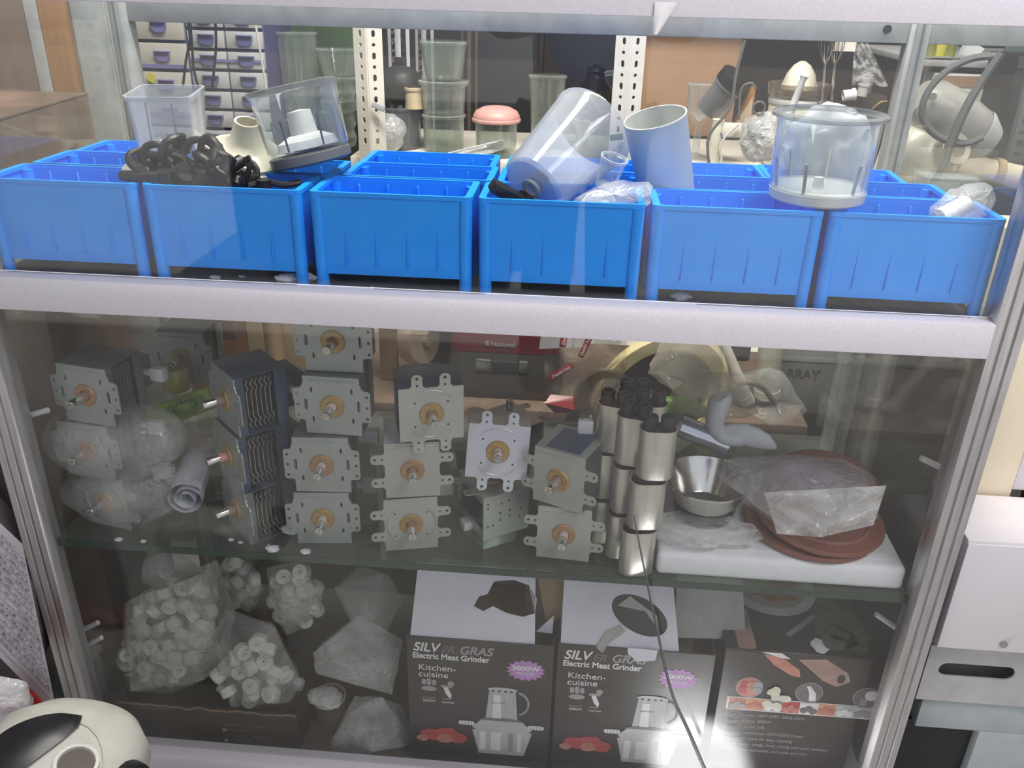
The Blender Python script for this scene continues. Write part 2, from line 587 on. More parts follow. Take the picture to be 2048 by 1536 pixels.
def words(s, size, m, parent, loc, rot=(PI / 2, 0, 0), shear=0.0, bold=0.0, sx=1.0, name='lettering', align='LEFT'):
    cu = bpy.data.curves.new(name, 'FONT')
    cu.body = s
    cu.size = size
    cu.shear = shear
    cu.offset = bold
    cu.extrude = 0.0002
    cu.align_x = align
    o = bpy.data.objects.new(name, cu)
    COL.objects.link(o)
    dg = bpy.context.evaluated_depsgraph_get()
    me = bpy.data.meshes.new_from_object(o.evaluated_get(dg))
    bpy.data.objects.remove(o)
    bpy.data.curves.remove(cu)
    me.transform(Matrix.Diagonal((sx, 1, 1, 1)))
    me.materials.clear()
    me.materials.append(MT[m])
    return link(name, me, parent, loc, rot)


def circ(cx, cy, r, n=12, ry=None):
    ry = r if ry is None else ry
    return [(cx + r * math.cos(2 * PI * i / n), cy + ry * math.sin(2 * PI * i / n)) for i in range(n)]


def slot(cx, cy, w, h, n=4):
    r = min(w, h) / 2
    out = []
    for sx, sy, a in ((1, -1, -90), (1, 1, 0), (-1, 1, 90), (-1, -1, 180)):
        for i in range(n + 1):
            t = R(a + 90 * i / n)
            out.append((cx + sx * (w / 2 - r) + r * math.cos(t), cy + sy * (h / 2 - r) + r * math.sin(t)))
    return out


def rrect(x0, y0, x1, y1, r, n=4):
    out = []
    for cx, cy, a in ((x1 - r, y0 + r, -90), (x1 - r, y1 - r, 0), (x0 + r, y1 - r, 90), (x0 + r, y0 + r, 180)):
        for i in range(n + 1):
            t = R(a + 90 * i / n)
            out.append((cx + r * math.cos(t), cy + r * math.sin(t)))
    return out


def spl(pts, k=8):
    """Catmull-Rom through points"""
    pts = [Vector(p) for p in pts]
    out = []
    for i in range(len(pts) - 1):
        p0, p1, p2, p3 = pts[max(0, i - 1)], pts[i], pts[i + 1], pts[min(len(pts) - 1, i + 2)]
        for j in range(k):
            t = j / k
            out.append(0.5 * ((2 * p1) + (p2 - p0) * t + (2 * p0 - 5 * p1 + 4 * p2 - p3) * t * t + (3 * p1 - p0 - 3 * p2 + p3) * t ** 3))
    out.append(pts[-1])
    return out


def crumple(mb, c, rad, seed=0, amp=0.18, freq=3.0, sub=4, neck=None, flat_z=None):
    """a crumpled bag: a sphere pushed about by ridged noise, an optional drawn-up neck"""
    tmp = bmesh.new()
    bmesh.ops.create_icosphere(tmp, subdivisions=sub, radius=1.0)
    off = Vector((seed * 7.3, seed * 3.1, seed * 5.7))
    for v in tmp.verts:
        d = v.co.normalized()
        a = noise.noise(d * freq * 0.5 + off)
        b = 1 - abs(noise.noise(d * freq + off)) * 2
        e = 1 - abs(noise.noise(d * freq * 2.6 + off * 2)) * 2
        s = 1 + amp * (a * 0.9 + b * 0.55 + e * 0.3)
        p = d * s
        if neck and d.z > neck[0]:
            k = (d.z - neck[0]) / (1 - neck[0])
            p.x *= 1 - 0.75 * k ** 0.6
            p.y *= 1 - 0.75 * k ** 0.6
            p.z += neck[1] * k
        q = Vector((p.x * rad[0], p.y * rad[1], p.z * rad[2]))
        if flat_z is not None:
            q.z = max(q.z, flat_z + 0.002 * a)
        v.co = q
    vs = {v: mb.v(Vector(c) + v.co) for v in tmp.verts}
    for f in tmp.faces:
        mb.f([vs[v] for v in f.verts])
    tmp.free()
    return mb


def facet_bag(mb, c, rad, seed=0, n=26, cuts=3, amp=0.05, squash=1.0):
    """a film bag: the hull of scattered points, its facets subdivided and creased"""
    g = random.Random(seed)
    tmp = bmesh.new()
    for k in range(n):
        z = g.uniform(-1, 1)
        t = g.uniform(0, 2 * PI)
        q = math.sqrt(1 - z * z)
        s = g.uniform(0.82, 1.12)
        tmp.verts.new((q * math.cos(t) * s, q * math.sin(t) * s, max(-0.97, min(1.05, z * s))))
    r = bmesh.ops.convex_hull(tmp, input=tmp.verts[:])
    dead = [e for e in r['geom_interior'] if isinstance(e, bmesh.types.BMVert)]
    bmesh.ops.delete(tmp, geom=dead, context='VERTS')
    bmesh.ops.subdivide_edges(tmp, edges=tmp.edges[:], cuts=cuts, use_grid_fill=True)
    off = Vector((seed * 3.7, seed * 1.3, seed * 2.9))
    for v in tmp.verts:
        d = v.co
        m = 1 - abs(noise.noise(d * 2.6 + off)) * 2
        e = 1 - abs(noise.noise(d * 6.5 + off)) * 2
        v.co = d * (1 + amp * (m + 0.5 * e))
        v.co = Vector((v.co.x * rad[0], v.co.y * rad[1], v.co.z * rad[2]))
    vs = {v: mb.v(Vector(c) + v.co) for v in tmp.verts}
    for f in tmp.faces:
        mb.f([vs[v] for v in f.verts])
    tmp.free()
    return mb

# ------------------------------------------------------------------ the room
FZ = -0.12
struct('floor', MB().box((-2.6, -1.9, FZ - 0.05), (2.6, 3.0, FZ)), 'floor')
struct('pavement', MB().box((-12, -14, FZ - 0.08), (12, -1.9005, FZ - 0.02)), 'pavement')
struct('wall_back', MB().box((-2.6, 3.0, FZ), (2.6, 3.06, 2.6)), 'wall_dark')
struct('wall_left', MB().box((-2.66, -1.9, FZ), (-2.6, 3.0, 2.6)), 'wall_plain')
struct('wall_right', MB().box((2.6, -1.9, FZ), (2.66, 3.0, 2.6)), 'wall_plain')
struct('ceiling', MB().box((-2.6, -1.9, 2.6), (2.6, 3.0, 2.66)), 'ceil')

# ------------------------------------------------------------------ display cabinet
XL, XR, YB = -0.72, 0.48, 0.5
cab = thing('display_cabinet', 'aluminium framed glass display cabinet with white cross beams', 'cabinet', (0, 0, FZ))
CZ = -FZ


def post_outline(x0, x1, y0, y1):
    w = x1 - x0
    pts = [(x0, y1)]
    k = 3
    for i in range(k):
        a = x0 + w * i / k
        b = x0 + w * (i + 1) / k
        g = 0.0022
        pts += [(a + 0.0006, y0 + 0.003), (a + g, y0), (b - g, y0), (b - 0.0006, y0 + 0.003)]
    pts += [(x1, y1)]
    return pts


for x0, x1, m in ((-0.759, XL, 'alu'), (XR, 0.5185, 'alu')):
    MB().prism(post_outline(x0, x1, -0.012, 0.02), 0, 1.25).build('post', m, cab)
for x0, x1 in ((-0.757, -0.727), (0.487, 0.517)):
    MB().box((x0, YB - 0.03, 0), (x1, YB, 1.25), 0.002).box((x0 + 0.008, YB - 0.034, 0), (x1 - 0.008, YB - 0.0301, 1.25)).build('post', 'alu_dull', cab)
MB().box((XL, -0.016, 0.716 + CZ), (XR + 0.001, 0.012, 0.7585 + CZ), 0.0015).build('middle_beam', 'white_alu', cab)
MB().box((-0.76, -0.016, 1.067 + CZ), (0.85, 0.02, 1.14 + CZ), 0.0015).build('top_beam', 'white_alu', cab)
MB().box((XL, -0.016, -0.105 + CZ), (XR + 0.001, 0.02, -0.046 + CZ), 0.0015).build('bottom_beam', 'white_alu', cab)
b = MB().box((-0.73, YB - 0.025, 1.022 + CZ), (0.90, YB, 1.085 + CZ), 0.0015)
b.build('rear_top_beam', 'alu_dull', cab)
for q in ((1775, 58), (1830, 55)):
    p = at(*q, YB - 0.026)
    MB().cyl((p.x, p.y - 0.002, p.z + CZ), (p.x, p.y + 0.003, p.z + CZ), 0.006, n=12).build('screw', 'dark', cab)
MB().box((XL, 0.012, 0.735 + CZ), (XR, 0.335, 0.745 + CZ)).build('deck_board', 'deck', cab)
MB().box((XL, 0.0201, -0.10 + CZ), (XR, YB, -0.085 + CZ)).build('floor_board', 'cab_floor', cab)
for x0, x1 in ((-0.757, -0.73), (0.49, 0.517)):
    MB().box((x0, 0.0205, 0.72 + CZ), (x1, YB - 0.034, 0.745 + CZ), 0.001).build('side_rail', 'alu_dull', cab)
    MB().box((x0, 0.0205, -0.09 + CZ), (x1, YB - 0.034, -0.06 + CZ), 0.001).build('side_rail', 'alu_dull', cab)
MB().box((XL, 0.004, 0.7585 + CZ), (XR, 0.008, 1.075 + CZ)).build('upper_glass_pane', 'pane', cab)
MB().box((XL, 0.004, -0.046 + CZ), (XR, 0.008, 0.716 + CZ)).build('lower_glass_pane', 'pane_low', cab)
MB().box((0.502, 0.021, -0.085 + CZ), (0.506, YB - 0.034, 1.06 + CZ)).build('side_glass_pane', 'side_pane', cab)
MB().box((-0.746, 0.021, -0.085 + CZ), (-0.742, YB - 0.034, 1.06 + CZ)).build('side_glass_pane', 'side_pane', cab)
for a, bq, y in (((48, 834), (96, 820), 0.03), ((1842, 916), (1884, 936), 0.05), ((1752, 1228), (1790, 1254), 0.05), ((160, 1262), (196, 1245), 0.04), ((166, 1296), (203, 1275), 0.04)):
    p, q = at(*a, y), at(*bq, y)
    p.z += CZ
    q.z += CZ
    MB().cyl(p, q, 0.004, n=10).build('shelf_peg', 'white', cab)
sh = thing('glass_shelf', 'greenish glass shelf carrying the metal parts in the cabinet', 'shelf', (0, 0, 0.352))
MB().box((XL, 0.0115, -0.010), (XR, 0.46, 0)).build('sheet', 'shelf_glass', sh)
MB().box((XL, 0.009, -0.0105), (XR, 0.0114, -0.0005)).build('front_edge', 'glass_edge', sh)
# torn tape flap hanging off the top beam
p = at(1330, 30, -0.018)
t = MB().grid(lambda u, v: (p.x - 0.011 + 0.022 * u * (1 - v * 0.75), -0.018 - 0.004 * v * math.sin(3 * u), p.z - 0.03 * v + 0.012), 6, 6)
tag(t.build('tape_flap', 'print_white'), 'torn white tape flap hanging off the top beam', 'tape')

# ------------------------------------------------------------------ blue crates
CW, CD, CH = 0.194, 0.0895, 0.122
DECK = 0.7456


def make_crate():
    t = thing('storage_crate', 'x', 'crate', group='blue plastic crates')
    w, d, z0, z1, k = CW / 2, CD, 0.020, CH - 0.004, 0.003
    b = MB()
    lo = [(-w + 0.006, 0.004), (w - 0.006, 0.004), (w - 0.006, d - 0.004), (-w + 0.006, d - 0.004)]
    hi = [(-w + 0.002, 0.0015), (w - 0.002, 0.0015), (w - 0.002, d - 0.0015), (-w + 0.002, d - 0.0015)]

    def ins(q, e):
        cx, cy = 0, d / 2
        return [(x + (e if x < cx else -e), y + (e if y < cy else -e)) for x, y in q]
    b.loft([[(x, y, z0) for x, y in lo], [(x, y, z1) for x, y in hi], [(x, y, z1) for x, y in ins(hi, k)], [(x, y, z0 + 0.003) for x, y in ins(lo, k)]])
    b.build('body', 'blue', t)
    o, i = rrect(-w, 0, w, d, 0.006), rrect(-w + 0.0085, 0.004, w - 0.0085, d - 0.004, 0.005)
    me = flat(o, [i], 0.005, 'rim')
    link('rim', finish(me, 'blue', Matrix.Translation((0, 0, CH - 0.003))), t)
    leg = MB().cyl((0, 0, 0), (0, 0, CH - 0.006), 0.0075, 0.0082, 14).mesh('leg', 'blue')
    for x in (-w + 0.0085, w - 0.0085):
        for y in (0.0065, d - 0.0065):
            link('leg', leg, t, (x, y, 0))
    rib = MB().box((-0.0010, -0.0026, z0 + 0.012), (0.0010, 0.001, z1 - 0.004), 0.0004, 1).mesh('rib', 'blue')
    for x in (-0.056, -0.019, 0.019, 0.056):
        link('rib', rib, t, (x, 0.0028, 0), (R(-1.5), 0, 0))
        link('rib', rib, t, (x, d - 0.0052, 0), (R(1.5), 0, 0))
    dv = MB()
    for y in (0.010,):
        dv.box((-w + 0.010, d - 0.0075, z0 + 0.02), (-w + 0.0115, d - 0.005, z1 - 0.004))
    dv.build('divider_groove', 'blue', t)
    return t


crate0 = make_crate()
CR = [  # centre x, front y, turn, scale, label
    (-0.6225, 0.030, 0, 1, 'empty blue crate in the front row at the brown wood panel end'),
    (-0.4200, 0.030, 0, 1, 'blue crate in the front row heaped with black plastic brackets'),
    (-0.2165, 0.030, 0, 1, 'empty blue crate in the front row, between bracket crate and clear jug crate'),
    (-0.0150, 0.030, 0, 1, 'blue crate in the front row with a clear jug tipped into it'),
    (0.1870, 0.030, 0, 1, 'empty blue crate in the front row below the pale blue cup'),
    (0.3870, 0.030, -1, 1, 'blue crate in the front row holding a bagged white tube'),
    (-0.615, 0.126, 0, 1, 'blue crate in the second row at the brown wood panel end'),
    (-0.405, 0.126, 0, 1, 'blue crate in the second row under the clear ribbed bowl and square jug'),
    (-0.202, 0.125, 0, 1, 'empty blue crate in the second row behind the empty middle front crate'),
    (-0.006, 0.123, 0, 0.96, 'blue crate in the second row behind the tipped clear jug'),
    (0.181, 0.122, 0, 0.96, 'blue crate in the second row holding the pale blue cup'),
    (0.370, 0.123, -2, 0.97, 'blue crate in the second row under the clear bowl with grey ring'),
    (-0.612, 0.222, 0, 1, 'blue crate in the third row at the brown wood panel end'),
    (-0.205, 0.220, 0, 0.97, 'blue crate in the third row in front of the white slotted post'),
    (-0.004, 0.219, 0, 0.96, 'blue crate in the third row below the pink lidded jar'),
    (0.168, 0.218, 0, 0.92, 'blue crate in the third row below the white hand appliance'),
    (0.345, 0.220, -3, 0.95, 'blue crate in the third row beside the cream mixer'),
]
for i, (x, y, a, s, lab) in enumerate(CR):
    loc = (x, y, DECK)
    if i == 0:
        crate0.location = loc
        crate0['label'] = lab
    else:
        dup(crate0, loc, (0, 0, R(a)), lab, scale=(s, 1, 1 if y < 0.2 else 0.985))

# ------------------------------------------------------------------ things in the crates
# square clear jug
p = at(352, 312, 0.135)
jug = thing('square_jug', 'clear square plastic jug standing upside-up behind the black brackets', 'jug', (p.x, p.y, 0.866), (R(4), 0, R(8)))
jug.scale = (0.78, 0.78, 0.9)
b = MB()
def sq(h, z, r=0.012):
    return [(x, y, z) for x, y in rrect(-h, -h, h, h, r)]
b.loft([sq(0.036, 0), sq(0.041, 0.03), sq(0.046, 0.034), sq(0.050, 0.104), sq(0.048, 0.104), sq(0.044, 0.036), sq(0.034, 0.004)])
b.build('body', 'clear_cloud', jug)
MB().loft([sq(0.0515, 0.100), sq(0.0525, 0.107), sq(0.048, 0.107), sq(0.048, 0.1005)], False, False).build('rim', 'clear_cloud', jug)
MB().cyl((0, 0, 0.004), (0, 0, 0.05), 0.012, 0.009).build('spindle', 'clear_grey', jug)
for sx in (-1, 1):
    MB().box((sx * 0.02 - 0.001, -0.043, 0.038), (sx * 0.02 + 0.001, -0.040, 0.098)).build('divider', 'clear_grey', jug)

# clear ribbed bowl on a grey base, tipped
p = at(622, 322, 0.125)
bowl = thing('ribbed_bowl', 'clear ribbed plastic bowl with a dark grey base tilted on the crates', 'bowl', (p.x, p.y, p.z + 0.006), (R(-4), R(-13), 0))
bowl.scale = (0.88, 0.88, 0.74)
MB().lathe([(0.0, 0.004), (0.051, 0.004), (0.058, 0.012), (0.0615, 0.104), (0.064, 0.108), (0.064, 0.116), (0.0615, 0.116), (0.059, 0.106), (0.055, 0.014), (0, 0.010)], 40).build('body', 'clear', bowl)
MB().lathe([(0.0616, 0.108), (0.0652, 0.109), (0.0655, 0.1165), (0.0616, 0.118), (0.0612, 0.112), (0.0616, 0.108)], 40).build('rim', 'clear_grey', bowl)
MB().lathe([(0, -0.012), (0.052, -0.012), (0.058, -0.008), (0.059, 0.006), (0.054, 0.0085), (0, 0.0085)], 40).build('base', 'base_grey', bowl)
MB().lathe([(0.0, 0.012), (0.021, 0.012), (0.017, 0.075), (0.0, 0.078)], 20).build('spindle', 'white', bowl)
MB().lathe([(0.0, 0.015), (0.045, 0.015), (0.041, 0.028), (0.022, 0.038), (0, 0.038)], 28).build('insert', 'white', bowl)
for k in range(7):
    a = R(-150 + 51 * k)
    c, s_ = math.cos(a), math.sin(a)
    MB().tube([(0.0565 * c, 0.0565 * s_, 0.016), (0.0585 * c, 0.0585 * s_, 0.066)], 0.0016, 6).build('rib', 'base_grey', bowl)

# white lid with funnel, beside the ribbed bowl
p = at(490, 322, 0.15)
lid = thing('funnel_lid', 'cream white lid with a funnel lying behind the black brackets', 'lid', (p.x, p.y, p.z), (R(10), R(16), R(-10)))
MB().lathe([(0, 0.004), (0.046, 0), (0.052, 0.003), (0.052, 0.012), (0.046, 0.014), (0.030, 0.020), (0.020, 0.030), (0.016, 0.055), (0.013, 0.055), (0.013, 0.03), (0, 0.02)], 32).build('body', 'cream', lid)
MB().lathe([(0.050, -0.004), (0.055, -0.002), (0.055, 0.006), (0.050, 0.008), (0.050, -0.004)], 32).build('rim', 'white', lid)

# heap of black brackets
BR = [(290, 330, 75, 50, 10), (315, 350, 20, 20, -15), (345, 362, 100, 30, 20), (415, 365, 60, 20, 25), (448, 330, 130, 65, 40), (400, 312, 30, 80, 0), (345, 300, 250, 60, 30), (480, 345, 20, 40, 20), (430, 305, 170, 60, -30), (300, 335, 20, 40, 10), (330, 345, 100, 20, -15), (355, 330, 160, 60, 20), (385, 350, 60, 30, 5), (410, 338, 130, 75, 40), (440, 352, 10, 50, -20), (455, 335, 80, 15, 30),
      (320, 318, 200, 70, 0), (470, 355, 140, 40, 10), (365, 355, 45, 10, -30), (425, 322, 290, 65, 25), (395, 365, 330, 20, 10)]
for i, (px, py, az, el, ro) in enumerate(BR):
    y = 0.074 + 0.022 * ((i * 7) % 3) / 2
    p = at(px, py, y)
    p.z = min(max(p.z, DECK + 0.108), DECK + 0.165)
    o = thing('black_bracket', 'glossy black plastic bracket in the heap in the second front crate', 'bracket', p, (R(el), R(ro), R(az)), 'heap of black brackets')
    arc = [(0.020 * math.cos(R(t)), 0.020 * math.sin(R(t)), 0.004 * math.sin(R(t * 2))) for t in range(-30, 216, 20)]
    MB().tube(arc, 0.0046, 8).build('hook', 'black', o)
    MB().box((0.012, -0.032, -0.006), (0.024, -0.008, 0.006), 0.002).build('arm', 'black', o)
    MB().cyl((-0.022, -0.014, -0.008), (-0.022, -0.014, 0.010), 0.008, n=12).build('boss', 'black', o)
p = at(300, 352, 0.045)
o = thing('black_lever', 'flat black lever jutting from the heap of black brackets', 'lever', p, (R(8), 0, R(4)))
MB().box((-0.036, -0.006, -0.005), (0.02, 0.006, 0.005), 0.002).build('arm', 'black', o)
MB().cyl((0.02, 0, -0.007), (0.02, 0, 0.007), 0.010).build('boss', 'black', o)
p = at(490, 345, 0.06)
o = thing('black_hook', 'thin black hook sticking up at the end of the black heap', 'hook', p)
MB().tube(spl([(-0.012, 0, -0.012), (0.0, 0, -0.006), (0.006, 0, 0.006), (0.002, 0, 0.014), (0.008, 0, 0.018)], 5), 0.0035, 8).build('stem', 'black', o)
MB().cyl((-0.012, -0.004, -0.016), (-0.012, 0.006, -0.010), 0.007).build('boss', 'black', o)
p = at(548, 372, 0.075)
o = thing('black_clip', 'small black clip lying alone inside the bracket crate', 'clip', p, (0, 0, R(12)))
MB().tube(spl([(-0.03, 0, 0), (-0.01, 0.004, 0.004), (0.012, -0.003, 0.002), (0.032, 0.002, 0.004)], 5), 0.0042, 8).build('arm', 'black', o)
MB().cyl((-0.012, 0, -0.004), (-0.012, 0, 0.008), 0.009).build('boss', 'black', o)
p = at(1022, 393, 0.06)
o = thing('black_bracket', 'black bracket under the tipped clear jug', 'bracket', p, (R(20), R(30), R(30)))
MB().box((-0.03, -0.008, -0.006), (0.025, 0.008, 0.008), 0.002).build('arm', 'black', o)
MB().tube([(0.02 + 0.014 * math.cos(R(t)), 0.014 * math.sin(R(t)), 0.004) for t in range(-90, 120, 20)], 0.005, 8).build('hook', 'black', o)

# clear jug tipped into the fourth crate
p0, p1 = at(1064, 376, 0.076), at(1178, 262, 0.158)
ax = (p1 - p0).normalized()
rq = ax.to_track_quat('Z', 'Y').to_euler()
jar = thing('tapered_jug', 'cloudy clear tapered jug tipped over in the fourth front crate', 'jug', p0, rq)
MB().lathe([(0, 0), (0.038, 0), (0.042, 0.004), (0.056, 0.116), (0.058, 0.120), (0.058, 0.124), (0.055, 0.124), (0.052, 0.116), (0.039, 0.007), (0, 0.005)], 36).build('body', 'clear_cloud', jar)
MB().lathe([(0.009, -0.003), (0.013, -0.003), (0.013, 0.001), (0.009, 0.001), (0.009, -0.003)], 20).build('base_ring', 'ring_grey', jar)
MB().cyl((0, 0, 0.005), (0, 0, 0.022), 0.012, 0.009).build('hub', 'clear_grey', jar)
p = at(1212, 345, 0.085)
o = thing('small_clear_cup', 'small clear cup beside the mouth of the tipped jug', 'cup', (p.x, p.y, p.z - 0.016), (R(10), R(14), 0))
MB().lathe([(0, 0), (0.013, 0), (0.0155, 0.036), (0.0135, 0.036), (0.0115, 0.003), (0, 0.003)], 24).build('body', 'clear', o)
MB().lathe([(0.0155, 0.033), (0.017, 0.034), (0.017, 0.037), (0.0155, 0.037), (0.0155, 0.033)], 24).build('rim', 'clear_cloud', o)
p = at(1225, 400, 0.055)
o = crumple(MB(), (0, 0, 0), (0.042, 0.02, 0.018), 3, 0.3, 3.5, 3).build('plastic_bag', 'bag', None, p, (0, R(-14), 0))
tag(o, 'crumpled clear bag tucked beside the tipped jug', 'bag')
p = at(1200, 398, 0.05)
o = thing('clear_dish', 'clear curved lid sticking up in front of the small clear cup', 'lid', (p.x, p.y, p.z - 0.012), (R(70), R(20), 0))
MB().lathe([(0, 0.006), (0.012, 0.005), (0.020, 0), (0.0215, -0.003), (0.0215, 0.0), (0.02, 0.003), (0.012, 0.0075), (0, 0.008)], 24).build('dome', 'clear_cloud', o)
MB().lathe([(0.021, -0.004), (0.0225, -0.004), (0.0225, 0), (0.021, 0), (0.021, -0.004)], 24).build('rim', 'white', o)

# pale blue open cup
p = at(1338, 345, 0.165)
o = thing('pale_blue_cup', 'pale blue open plastic cup leaning in the second row of crates', 'cup', (p.x, p.y, p.z - 0.026), (R(10), R(-15), 0))
o.scale = (0.88, 0.88, 0.82)
MB().lathe([(0, 0), (0.040, 0), (0.0445, 0.122), (0.0425, 0.122), (0.038, 0.004), (0, 0.004)], 36).build('body', 'cup_blue', o)
MB().lathe([(0.0424, 0.1225), (0.0385, 0.02), (0, 0.018)], 36).build('lining', 'cup_inside', o)
MB().lathe([(0.0425, 0.1215), (0.0448, 0.1215), (0.0448, 0.1235), (0.0425, 0.1235), (0.0425, 0.1215)], 36).build('rim', 'cup_inside', o)

# clear chopper bowl with a grey ring
p = at(1640, 366, 0.085)
o = thing('chopper_bowl', 'clear chopper bowl with a pale grey base ring standing across the crates', 'bowl', (p.x - 0.002, p.y, 0.8695), (0, 0, 0))
o.scale = (0.90, 0.90, 0.86)
MB().lathe([(0, 0.012), (0.058, 0.012), (0.061, 0.016), (0.0655, 0.106), (0.069, 0.110), (0.069, 0.116), (0.0665, 0.116), (0.0635, 0.108), (0.0585, 0.02), (0, 0.017)], 44).build('body', 'clear', o)
MB().lathe([(0, 0), (0.057, 0), (0.0605, 0.003), (0.0615, 0.015), (0.058, 0.017), (0, 0.014)], 44).build('base_ring', 'ring_grey', o)
MB().lathe([(0.066, 0.108), (0.0715, 0.110), (0.0715, 0.114), (0.066, 0.1165)], 44).build('rim', 'clear_grey', o)
for k in range(6):
    a = R(-122 + 60 * k + (8 if k % 2 else 0))
    c, s_ = math.cos(a), math.sin(a)
    MB().tube([(0.055 * c, 0.055 * s_, 0.018), (0.0585 * c, 0.0585 * s_, 0.052), (0.0605 * c, 0.0605 * s_, 0.056)], 0.0022, 6).build('rib', 'grey', o)
MB().cyl((0, 0, 0.016), (0, 0, 0.03), 0.008, 0.006).build('hub', 'ring_grey', o)
p = at(1655, 310, 0.165)
o = crumple(MB(), (0, 0, 0), (0.05, 0.02, 0.055), 8, 0.25, 2.6, 4).build('white_bag', 'bag_white', None, p)
tag(o, 'white plastic bag bundle behind the chopper bowl', 'bag')

# tube in a bag, sixth crate
p0, p1 = at(1880, 436, 0.055), at(1966, 392, 0.075)
ax = (p1 - p0)
o = thing('bagged_tube', 'white tube wrapped in a clear bag leaning out of the sixth front crate', 'tube', p0, ax.to_track_quat('Z', 'Y').to_euler())
L = ax.length
MB().lathe([(0, 0), (0.011, 0), (0.011, L * 0.62), (0, L * 0.62)], 20).build('core', 'white', o)
crumple(MB(), (0, 0, L * 0.5), (0.02, 0.02, L * 0.62), 5, 0.22, 4, 3).build('wrap', 'bag', o)

# ------------------------------------------------------------------ magnetrons on the glass shelf
SH = 0.352
MC = {}


def plate_mesh(kind):
    def hole(x, z, r=0.0022):
        return circ(x, z, r, 8)
    if kind == 'eared':
        out = []
        half = [(0.0385, 0.000), (0.0385, 0.017), (0.0405, 0.0205), (0.0495, 0.0205), (0.0525, 0.0235), (0.0525, 0.0645), (0.0495, 0.0675), (0.0435, 0.0675), (0.0405, 0.071), (0.0405, 0.0735), (0.0385, 0.0765), (0.0385, 0.086)]
        out = half + [(-x, z) for x, z in half[::-1]]
        holes = [circ(0, 0.043, 0.0085, 14)]
        for s in (-1, 1):
            holes += [slot(s * 0.0365, 0.044, 0.0042, 0.0165), slot(s * 0.0275, 0.066, 0.003, 0.008), slot(s * 0.0275, 0.022, 0.003, 0.008)]
            holes += [hole(s * 0.0475, z) for z in (0.0265, 0.043, 0.059)]
        return flat(out, holes, 0.0016)
    hw, z1 = (0.0375, 0.086) if kind != 'upright' else (0.043, 0.078)
    tab = 0.019

    def side(x):   # one edge from low to high, tabs of width 0.0145 round-ended
        pts = []
        mid = z1 / 2
        for c in (mid - 0.0185, mid + 0.0185):
            pts += [(x, c - 0.0105), (x + 0.003, c - 0.0072), (x + tab - 0.004, c - 0.0072), (x + tab, c - 0.0035), (x + tab, c + 0.0035), (x + tab - 0.004, c + 0.0072), (x + 0.003, c + 0.0072), (x, c + 0.0105)]
        return pts
    holes = []
    if kind == 'upright':
        hz = z1 / 2
        e = side(hz)             # distance from the middle, position across
        up = [(p - z1 / 2, hz + q) for q, p in e]
        dn = [(p - z1 / 2, hz - q) for q, p in e]
        out = [(-hw, 0)] + dn + [(hw, 0), (hw, z1)] + up[::-1] + [(-hw, z1)]
        for s in (-1, 1):
            for c in (-0.0185, 0.0185):
                holes += [hole(c, hz + s * (hz + 0.0035), 0.0018), hole(c, hz + s * (hz + 0.0135), 0.0024)]
            for q in (-1, 1):
                holes.append(hole(s * 0.022, hz + q * 0.0175, 0.0016))
        holes.append(circ(0, hz, 0.0085, 14))
    else:
        e = side(hw)
        out = [(-hw, 0), (hw, 0)] + e + [(hw, z1), (-hw, z1)] + [(-x, z) for x, z in e[::-1]]
        for s in (-1, 1):
            for c in (-0.0185, 0.0185):
                holes += [hole(s * (hw + 0.0035), z1 / 2 + c, 0.0018), hole(s * (hw + 0.0135), z1 / 2 + c, 0.0024)]
        if kind == 'ringed':
            for s in (-1, 1):
                for q in (-1, 1):
                    holes.append(hole(s * 0.0225, z1 / 2 + q * 0.0185, 0.0015))
        holes.append(circ(0, z1 / 2, 0.0085, 14))
    return flat(out, holes, 0.0016)


def mm(key, fn):
    if key not in MC:
        MC[key] = fn()
    return MC[key]


FLIP = Matrix.Rotation(PI / 2, 4, 'X')     # XY sheet -> XZ, facing -y
FIN_PROFILE = [(0.0032, 0.006), (0, 0.012), (0.0032, 0.018), (0, 0.024), (0, 0.060), (0.0032, 0.066), (0, 0.072), (0.0032, 0.078)]


